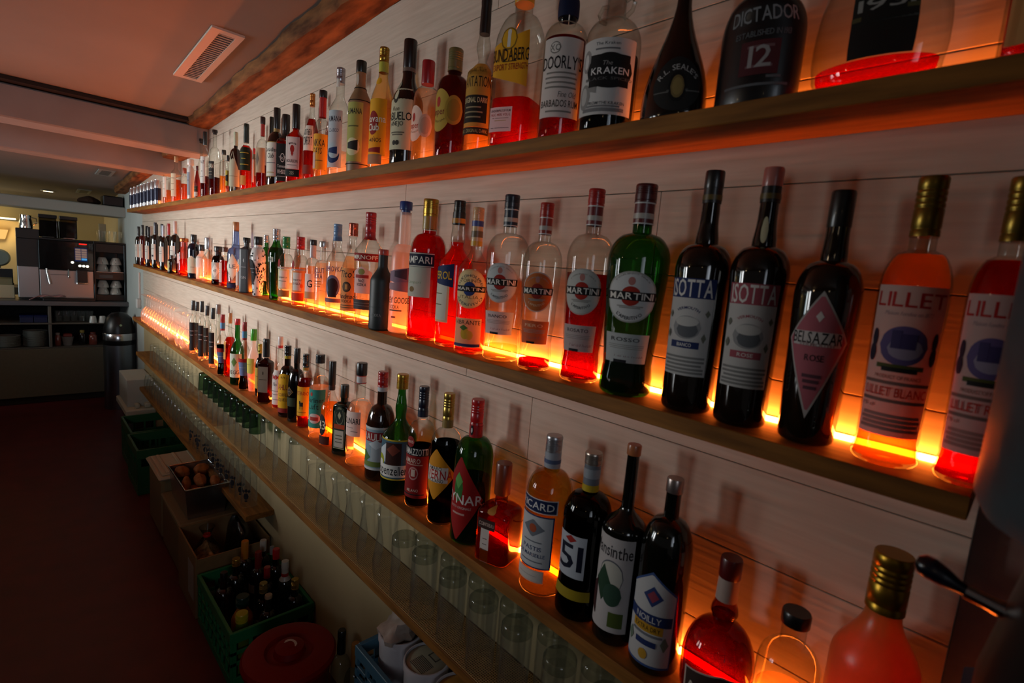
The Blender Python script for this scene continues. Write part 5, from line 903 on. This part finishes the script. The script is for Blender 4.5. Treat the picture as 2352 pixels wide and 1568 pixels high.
# tulip beer glasses
TU = [(.0, .185), (.031, .185), (.033, .181), (.030, .172), (.0265, .155), (.026, .13), (.031, .09), (.037, .05), (.036, .02), (.033, .001), (.032, .001), (.035, .02), (.036, .05), (.030, .09), (.025, .13), (.0255, .155), (.0, .162)]
tu0 = glass_obj('tulip_beer_glass', TU, 'curved upturned beer glass in the row below the yellow-labelled brandy bottle', 'glass', 'curved beer glasses', 24)
for i, y in enumerate((1.56, 1.47, 1.38, 1.29, 1.20, 1.11)):
    if i == 0: tu0.location = (-.07, y, S4 + .0018)
    else: dup(tu0, (-.07, y, S4 + .0018))
# highballs, two rows
HI = [(.0, .158), (.028, .158), (.031, .155), (.0315, .14), (.031, .05), (.0305, .001), (.0295, .001), (.0295, .13), (.0, .138)]
hi0 = glass_obj('highball_glass', HI, 'upturned straight highball glass in the front row at the near end of the unlit shelf', 'glass', 'front row of highball glasses', 26, None, ([(.0, .1395), (.0312, .1395), (.0306, .154), (.028, .1575), (.0, .1575)], glassm('f2f5f3', edge=.7)))
fr = (1.02, .93, .82, .715, .615, .505, .40)
for i, y in enumerate(fr):
    if i == 0: hi0.location = (-.077, y, S4 + .0018)
    else: dup(hi0, (-.077, y, S4 + .0018))
for i, y in enumerate((.985, .875, .77, .667, .56, .452)):
    dup(hi0, (-.033, y, S4 + .0018), 0, 'upturned straight highball glass in the back row at the near end of the unlit shelf', 'back row of highball glasses')
# lowest shelf
lw0 = glass_obj('water_glass', [(.0, .115), (.024, .115), (.027, .11), (.034, .07), (.036, .04), (.031, .001), (.03, .001), (.035, .04), (.033, .07), (.025, .106), (.0, .109)], 'upturned round water glass at the far end of the lowest shelf', 'glass', 'round water glasses on the lowest shelf')
ks = [4.45 - .092 * i for i in range(13)]
lw0.location = (-.066, ks[0], S5)
for y in ks[1:]: dup(lw0, (-.066, y, S5))
PR = [(.0, .17), (.026, .17), (.028, .166), (.029, .15), (.033, .001), (.032, .001), (.028, .148), (.0, .152)]
pg0 = glass_obj('pint_glass', PR, 'tall upturned glass with a dark horned-animal print on the lowest shelf', 'glass', 'animal-printed glasses on the lowest shelf', 24)
mb = MB(); INKD = pm('15141c', .5)
def rim_patch(mb, u0, v0, w_, h_, shape='o'):
    V = []; Fs = []; n = 8
    for i in range(n + 1):
        t_ = -1 + 2 * i / n; q = math.sqrt(max(0.002, 1 - t_ * t_)) if shape == 'o' else max(.02, 1 - abs(t_))
        for s_ in (-1, 1):
            z = v0 + s_ * h_ * q; r = lerp(.033, .029, z / .15) + .0006; a = (u0 + w_ * t_) / .031
            V.append((-r * cos(a), -r * sin(a), z))
    for i in range(n): Fs.append((i * 2, i * 2 + 1, i * 2 + 3, i * 2 + 2))
    mb.add(V, Fs, INKD)
for q in ((0, .05, .010, .014, 'o'), (-.011, .072, .006, .008, 'd'), (.011, .072, .006, .008, 'd'), (0, .075, .006, .008, 'o'), (0, .03, .006, .004, 'o')): rim_patch(mb, *q)
pr_ = mb.build('print', pg0)
k = 0
for y in [3.12 - .0815 * i for i in range(12)]:
    loc = (-.068, y, S5)
    if k == 0: pg0.location = loc; pg0.rotation_euler = (0, 0, .5)
    else: dup(pg0, loc, random.uniform(.2, 1.1))
    k += 1

# ---------------------------------------------------------------- crates, bins and boxes on the floor
def crate(name, x0, x1, y0, y1, z0, h, col, desc, lattice=True, th=.008):
    c = ((x0 + x1) / 2, (y0 + y1) / 2, z0); t = empty(name, c); tag(t, desc, 'crate')
    m = pm(col, .45); X0, X1, Y0, Y1 = x0 - c[0], x1 - c[0], y0 - c[1], y1 - c[1]
    mb = MB(); mb.bbox(X0 + th, X1 - th, Y0 + th, Y1 - th, .002, .012, m); mb.build('bottom', t, smooth=False)
    def side(nm, a, b, fixed, axis):
        mb = MB(); n = max(3, int(abs(b - a) / .05))
        def bx(u0, u1, z0_, z1_, e=0):
            if axis == 'x': mb.bbox(fixed - th / 2 - e, fixed + th / 2 + e, u0, u1, z0_, z1_, m, .0015)
            else: mb.bbox(u0, u1, fixed - th / 2 - e, fixed + th / 2 + e, z0_, z1_, m, .0015)
        bx(a, b, 0, h * .16); bx(a, b, h * .8, h, .002); 
        for i in range(n + 1):
            u = lerp(a, b - .012, i / n); bx(u, u + .012, h * .16, h * .8)
        if lattice:
            bx(a, b, h * .38, h * .45); bx(a, b, h * .58, h * .65)
        else:
            bx(a + .002, b - .002, h * .16, h * .62, -.002)
        return mb.build(nm, t, smooth=False)
    side('side_panel', Y0, Y1, X0 + th / 2, 'x'); side('side_panel', Y0, Y1, X1 - th / 2, 'x')
    side('end_panel', X0 + th, X1 - th, Y0 + th / 2, 'y'); side('end_panel', X0 + th, X1 - th, Y1 - th / 2, 'y')
    return t
crate('plastic_crate', -.285, -.006, 3.46, 3.80, .001, .27, '1f5a30', 'dark green plastic crate nearest the lidded bin on the floor', False)
crate('plastic_crate', -.265, -.006, 3.82, 4.22, .001, .27, '1f5a30', 'dark green plastic crate behind another green one, next to the white foam box', False)
crate('bottle_crate', -.285, -.006, 1.69, 2.11, .001, .2, '1f7a48', 'green lattice crate full of bottles on the floor beside the red lid')
# white foam box with machine parts
t = empty('foam_box', (-.09, 4.85, 0)); tag(t, 'white foam packing box standing behind the green crates', 'box')
P('carton', t, (-.17, -.006, 4.7, 5.1, .2, .41, pm('c4c4ba', .9)), loc=(-.09, 4.85, 0)); P('foam_tray', t, (-.19, -.004, 4.6, 5.12, .15, .2, pm('d0cdb8', .9)), (-.13, -.1, 4.63, 4.69, .2, .235, pm('d0cdb8', .9)), (-.07, -.03, 4.63, 4.69, .2, .235, pm('d0cdb8', .9)), b=.008, loc=(-.09, 4.85, 0)); P('stand', t, (-.15, -.02, 4.68, 5.05, .001, .15, pm('3a352c', .8)), loc=(-.09, 4.85, 0))
# beige bin with lid
t = empty('storage_bin', (-.15, 2.98, 0)); tag(t, 'beige plastic bin with pale lid, between the green crates and the steel bread tray', 'bin')
BE = pm('8a7350', .55)
P('bin_body', t, (-.275, -.02, 2.84, 3.16, .001, .315, BE), loc=(-.15, 2.98, 0), b=.02)
P('lid', t, (-.288, -.01, 2.825, 3.175, .315, .332, pm('b5aa90', .45)), (-.27, -.03, 2.85, 3.15, .332, .34, pm('b5aa90', .45)), loc=(-.15, 2.98, 0), b=.012)
for i in range(3):
    P('lid_rib', t, (-.25 + i * .07, -.235 + i * .07, 2.86, 3.14, .34, .345, pm('b5aa90', .45)), loc=(-.15, 2.98, 0))
t = empty('storage_bin', (-.15, 2.6, 0)); tag(t, 'brown open-topped bin carrying the steel tray of bread rolls', 'bin')
P('bin_body', t, (-.275, -.02, 2.44, 2.82, .001, .245, pm('7a6240', .6)), loc=(-.15, 2.6, 0), b=.018); P('rim', t, (-.282, -.014, 2.43, 2.825, .245, .262, pm('86704c', .6)), loc=(-.15, 2.6, 0), b=.006)
t = empty('steel_tray', (-.17, 2.62, .263)); tag(t, 'deep steel catering tray full of bread rolls on the brown bin', 'tray')
mb = MB(); x0, x1, y0, y1, h = -.085, .085, -.165, .165, .14
V = [(x0 + .012, y0 + .012, 0), (x1 - .012, y0 + .012, 0), (x1 - .012, y1 - .012, 0), (x0 + .012, y1 - .012, 0), (x0, y0, h), (x1, y0, h), (x1, y1, h), (x0, y1, h)]
mb.add(V, [(3, 2, 1, 0), (0, 1, 5, 4), (1, 2, 6, 5), (2, 3, 7, 6), (3, 0, 4, 7)], STEEL); o = mb.build('pan', t, smooth=False); o.modifiers.new('thick', 'SOLIDIFY').thickness = .002
mb = MB(); mb.tube([(x0, y0, h), (x1, y0, h), (x1, y1, h), (x0, y1, h), (x0, y0, h), (x1, y0, h)], .0045, CHROME, 8); mb.build('rim', t)
BREAD = pm('8f4d1a', .7, noise=.45, nscale=25, spec=.25)
for i, (x, y, z, rx, ry, rz, lab) in enumerate(((-.212, 2.73, .385, .03, .042, .028, 'golden bread roll at the back left of the steel tray'), (-.132, 2.72, .385, .034, .044, .03, 'golden bread roll at the back right of the steel tray'), (-.222, 2.60, .375, .022, .07, .024, 'long bread roll at the front left of the steel tray'), (-.165, 2.60, .38, .024, .065, .026, 'long bread roll in the front middle of the steel tray'), (-.115, 2.55, .38, .022, .05, .026, 'small bread roll at the front right corner of the steel tray'), (-.17, 2.60, .308, .055, .11, .03, 'bread roll lying underneath the others in the steel tray'))):
    o = MB().blob((0, 0, 0), rx, ry, rz, BREAD, 18, i + 5, .1).build('bread_roll', loc=(x, y, z)); o.rotation_euler = (0, 0, random.uniform(-.5, .5)); tag(o, lab, 'bread', 'bread rolls in the steel tray')
# cardboard box with snacks and a black bag
CARD = pm('8a6a42', .8, noise=.08)
t = empty('cardboard_box', (-.15, 2.27, 0)); tag(t, 'open brown cardboard box with white side label, holding a bag of nuts', 'box')
P('walls', t, (-.288, -.282, 2.13, 2.42, .001, .262, CARD), (-.018, -.012, 2.13, 2.42, .001, .262, CARD), (-.282, -.018, 2.13, 2.136, .001, .25, CARD), (-.282, -.018, 2.414, 2.42, .001, .262, CARD), (-.282, -.018, 2.136, 2.414, .001, .008, CARD), loc=(-.15, 2.27, 0), b=.001)
P('label', t, (-.2886, -.2881, 2.16, 2.25, .06, .21, pm('a89a88', .7)), loc=(-.15, 2.27, 0), b=.0002)
t = empty('snack_bag', (-.215, 2.27, .009)); tag(t, 'clear plastic bag of nuts tied with a red clip in the cardboard box', 'bag')
o = MB().blob((0, 0, .125), .048, .08, .105, pm('a88a5a', .5, noise=.6, nscale=70), 18, 8, .14).build('nuts', t)
mb = MB(); mb.lathe([(.052, .20), (.02, .25), (.012, .262), (.02, .28), (.03, .30)], glassm('d8d4cc', rough=.15), 14, cap0=False, cap1=False); mb.build('bag_neck', t)
mb = MB(); mb.lathe([(.014, .257), (.016, .262), (.014, .268)], pm('c01c14', .4), 12); mb.build('clip', t)
o = MB().blob((-.09, 2.275, .16), .052, .108, .14, pm('0a0a0b', .25, coat=.3), 22, 11, .12).build('black_bag'); tag(o, 'shiny black refuse bag stuffed into the cardboard box under the lowest shelf', 'bag')
# bottles in the lattice crate
GRP[.0142] = 'bottles in the green lattice crate'
CB = [(-.236, 1.95, .26, .035, 'spirit_bottle', 'dark red-brown bottle at the back left of the lattice crate', ('1c0806',.12,0,.5), 'black', (.86,.36,'120c0a','p'), [('r',.4,1.0,.16,'5a4a40',[])]),
 (-.132, 2.058, .30, .034, 'spirit_bottle', 'dark bottle with long orange capsule, farthest in the lattice crate', ('17100a',.12,0,.5), '', (.74,.4,'c97a1c','p'), []),
 (-.18, 2.00, .27, .037, 'spirit_bottle', 'dark square bottle with gold cap in the left half of the lattice crate', ('0e0c0b',.12,0,.5), '', (.9,.4,'b5903a','sm'), [('r',.4,1.0,.18,'4a4440',[('l',.2,.6,'8a857c')])]),
 (-.062, 2.06, .28, .03, 'spirit_bottle', 'bottle with white cap ringed in red at the back of the lattice crate', ('12100c',.12,0,.5), '', (.84,.42,'c4bdb2','p'), []),
 (-.105, 1.985, .28, .032, 'spirit_bottle', 'bottle with dark red capsule in the middle of the lattice crate', ('140a08',.12,0,.5), '', (.76,.4,'7a1a16','p'), [('r',.5,.7,.06,'a9a49a',[])]),
 (-.05, 1.95, .29, .031, 'spirit_bottle', 'dark bottle with bright red cap near the wall side of the lattice crate', ('0f0c0a',.12,0,.5), '', (.86,.42,'b0141a','p'), []),
 (-.108, 1.878, .27, .028, 'spirit_bottle', 'bottle with small red cap behind the gold-capped clear one in the crate', ('1a0c0a',.12,0,.5), '', (.84,.42,'98141a','p'), []),
 (-.05, 1.855, .285, .031, 'spirit_bottle', 'bottle with written-on white cap and red-white neck band in the lattice crate', ('17150f',.12,0,.5), '', (.9,.44,'b5aea4','p',(.74,'a9a298',((.3,.6,'98201c'),))), []),
 (-.146, 1.802, .26, .03, 'spirit_bottle', 'brown bottle with flat gold cap and pale label in the front half of the crate', 'br', '', (.86,.46,'a08a50','sm'), [('r',.35,1.0,.16,'8a8474',[])]),
 (-.21, 1.82, .225, .036, 'juice_bottle', 'orange juice bottle with big dark green cap in the lattice crate', ('b5701a',.35), '', (.84,.6,'14342a','s'), []),
 (-.235, 1.742, .215, .036, 'juice_bottle', 'lime green juice bottle with yellow cap at the front corner of the crate', ('5a6a1c',.35), '', (.86,.55,'b5a81c','s'), []),
 (-.15, 1.738, .25, .031, 'beer_bottle', 'dark bottle with copper crown cap at the front of the lattice crate', ('120d0a',.12,0,.5), '', (.95,.4,'a08468','p'), []),
 (-.055, 1.745, .27, .033, 'spirit_bottle', 'dark bottle with gold screw cap at the front right of the lattice crate', ('120e0a',.12,0,.5), '', (.86,.4,'a8863a','sm'), []),
 (-.045, 2.01, .27, .02, 'spirit_bottle', 'clear bottle with pale label at the far right of the lattice crate', 'cl', '', (.88,.42,'8a8a88','p'), [('r',.4,1.0,.16,'8a8a86',[])])]
for x, y, H, R, kd, lab, gl, _, cp, lb in CB:
    bt((y, x, H, R, 10), .0142, kd, lab, gl, None, cp, (.58, .76, .38, 'e') if 'juice' not in kd else (.6, .82, .5, 'c'), lb)
# red lidded bin
t = empty('round_bin', (-.205, 1.40, 0)); tag(t, 'round bin with dark red domed lid marked with a white curved stroke', 'bin')
mb = MB(); mb.lathe([(.10, .001), (.105, .01), (.118, .27)], pm('6a1410', .5), 32); mb.build('bin_body', t)
REDL = pm('7a0505', .5, spec=.25)
mb = MB(); mb.lathe([(.12, .262), (.131, .268), (.133, .28), (.126, .29), (.09, .298), (.07, .296), (.062, .286), (.05, .284), (.045, .286), (.04, .305), (.03, .309), (0, .31)], REDL, 40, cap0=True, cap1=False); lid = mb.build('lid', t)
mb = MB(); V = []; Fs = []
for i in range(15):
    a = lerp(-.9, 2.2, i / 14); wv = .0045 * (1 if 1 < i < 13 else .5)
    for s_ in (-1, 1):
        r = .02 + s_ * wv; V.append((r * cos(a) * .8, r * sin(a), .3104))
for i in range(14): Fs.append((2 * i, 2 * i + 1, 2 * i + 3, 2 * i + 2))
mb.add(V, Fs, pm('c9b8b0', .6)); o = mb.build('painted_mark', lid); 
# bottles standing on the floor between the red lid and the wall
GRP[.0] = 'bottles on the floor by the wall'
bt((1.395, -.042, .285, .031, 10), .0, 'spirit_bottle', 'clear bottle with long black capsule between the red lid and the wall', 'cl', None, (.72,.42,'0c0b0b','w'), (.52,.68,.36,'e'), [])
bt((1.315, -.036, .285, .03, 10), .0, 'spirit_bottle', 'small bottle with orange-gold capsule on the floor against the wall', 'cl', ('6a3a1a',.3), (.74,.42,'9a6420','p'), (.55,.7,.36,'e'), [])
bt((1.22, -.034, .30, .03, 10), .0, 'spirit_bottle', 'dark slim bottle leaning in the shadow beside the blue crate', ('0e0b0a',.15,0,.4), None, (.8,.42,'0c0b0b','p'), (.5,.74,.4,'c'), [])
# blue crate on a second crate, with three tubs
crate('plastic_crate', -.165, -.006, .55, 1.08, .001, .34, '2a4656', 'lower blue-grey crate carrying the crate of tubs')
crate('plastic_crate', -.165, -.006, .55, 1.08, .342, .15, '3f6a80', 'blue-grey crate of white tubs at the bottom edge of the picture')
WT = pm('c4c0c4', .35, coat=.2)
for i, (y, x, zz, lc, lab) in enumerate(((1.005, -.082, .47, None, 'open white tub stuffed with a crumpled plastic bag, farthest in the blue crate'), (.885, -.085, .47, 'a8a48c', 'white tub with printed paper lid, middle one of three in the blue crate'), (.765, -.086, .47, 'c08a3a', 'white tub with yellow-orange lid, nearest of the three in the blue crate'))):
    t = empty('food_tub', (x, y, .355)); tag(t, lab, 'tub', 'white tubs in the blue crate')
    mb = MB(); h = .185
    mb.lathe([(.046, .0), (.048, .003), (.053, h - .02), (.0555, h - .018), (.0555, h - .004), (.054, h), (.051, h), (.05, h - .016)], WT, 30, cap1=(lc is None)); mb.build('tub_body', t)
    if lc:
        mb = MB(); mb.lathe([(.0505, h - .012), (.0505, h - .006), (.047, h - .004), (0, h - .004)], pm(lc, .6, noise=.15 if i == 2 else 0, nscale=40), 30, cap1=False); ld = mb.build('lid', t)
        if i == 1:
            mb = MB()
            for q in range(9): mb.box(-.035 + q * .004, -.0335 + q * .004, -.03, .02, h - .0038, h - .0034, pm('4a4a44', .6))
            mb.box(.01, .03, -.02, -.018, h - .0038, h - .0034, pm('4a4a44', .6)); mb.box(.01, .03, .008, .01, h - .0038, h - .0034, pm('4a4a44', .6)); mb.box(.028, .03, -.02, .01, h - .0038, h - .0034, pm('4a4a44', .6)); mb.box(.01, .012, -.02, .01, h - .0038, h - .0034, pm('4a4a44', .6))
            mb.build('print', ld, smooth=False)
    else:
        o = MB().blob((0, 0, h), .046, .046, .035, pm('a09084', .5, noise=.3, nscale=30), 20, 21, .3).build('plastic_wrap', t)
# ---------------------------------------------------------------- dispenser at the near right edge
t = empty('drink_dispenser', (-.245, -.083, 0)); tag(t, 'grey-blue metal vessel with black lever close to the camera at the right edge', 'dispenser')
mb = MB(); mb.lathe([(.0, 1.31), (.075, 1.311), (.093, 1.318), (.1, 1.332), (.1, 1.66), (.096, 1.67)], pm('47606a', .55, .2, noise=.3, nscale=14), 40, cap0=False); mb.build('vessel', t)
mb = MB(); mb.lathe([(.075, .95), (.08, .96), (.078, 1.2), (.06, 1.312)], pm('14100f', .35), 32); col = mb.build('column', t)
mb = MB()
for a in (2.6, 2.95): mb.blob((-.073 * sin(a - 1.2) , .073 * cos(a - 1.2) - .0, 1.265 - .015 * (a > 2.7)), .006, .006, .006, CHROME, 10, 1, 0)
mb.build('screw', t)
mb = MB(); mb.tube([(.0, .06, 1.245), (.0, .08, 1.248), (.0, .092, 1.25)], [.008, .006, .006], CHROME, 10); lv = mb.build('lever', t)
mb = MB(); mb.tube([(.0, .09, 1.25), (.0, .097, 1.2515), (.0, .105, 1.254), (.0, .114, 1.257), (.0, .120, 1.259), (.0, .1235, 1.26)], [.0045, .005, .0075, .009, .008, .004], pm('0b0d1a', .25, coat=.4), 14); mb.build('knob', lv)
mb = MB(); mb.bbox(-.11, .11, -.11, .09, .9002, .95, pm('1c2440', .4)); mb.bbox(-.1, .1, -.1, .084, .95, 1.155, pm('1c2440', .4), .012); mb.build('foot', t, smooth=False)
t = empty('pedestal_cabinet', (-.245, -.16, 0)); tag(t, 'dark pedestal carrying the metal dispenser, below the right picture edge', 'cabinet')
mb = MB(); mb.bbox(-.14, .14, -.13, .145, .001, .86, pm('2a2320', .6)); mb.build('carcass', t, smooth=False)
mb = MB(); mb.bbox(-.145, .145, -.135, .15, .86, .9, pm('3a302a', .5)); mb.build('counter_top', t, smooth=False)
# bar counter across the aisle, outside the left edge: it keeps the window light off the floor
t = empty('bar_counter', (-1.5, 2.2, 0)); tag(t, 'dark bar counter across the aisle, outside the left edge', 'counter')
mb = MB(); mb.bbox(-.3, .14, -2.6, 3.4, .001, .93, pm('2a1a12', .5)); mb.build('front', t, smooth=False)
mb = MB(); mb.bbox(-.4, .19, -2.65, 3.45, .93, .97, pm('3a2416', .3)); mb.build('bar_top', t, smooth=False)
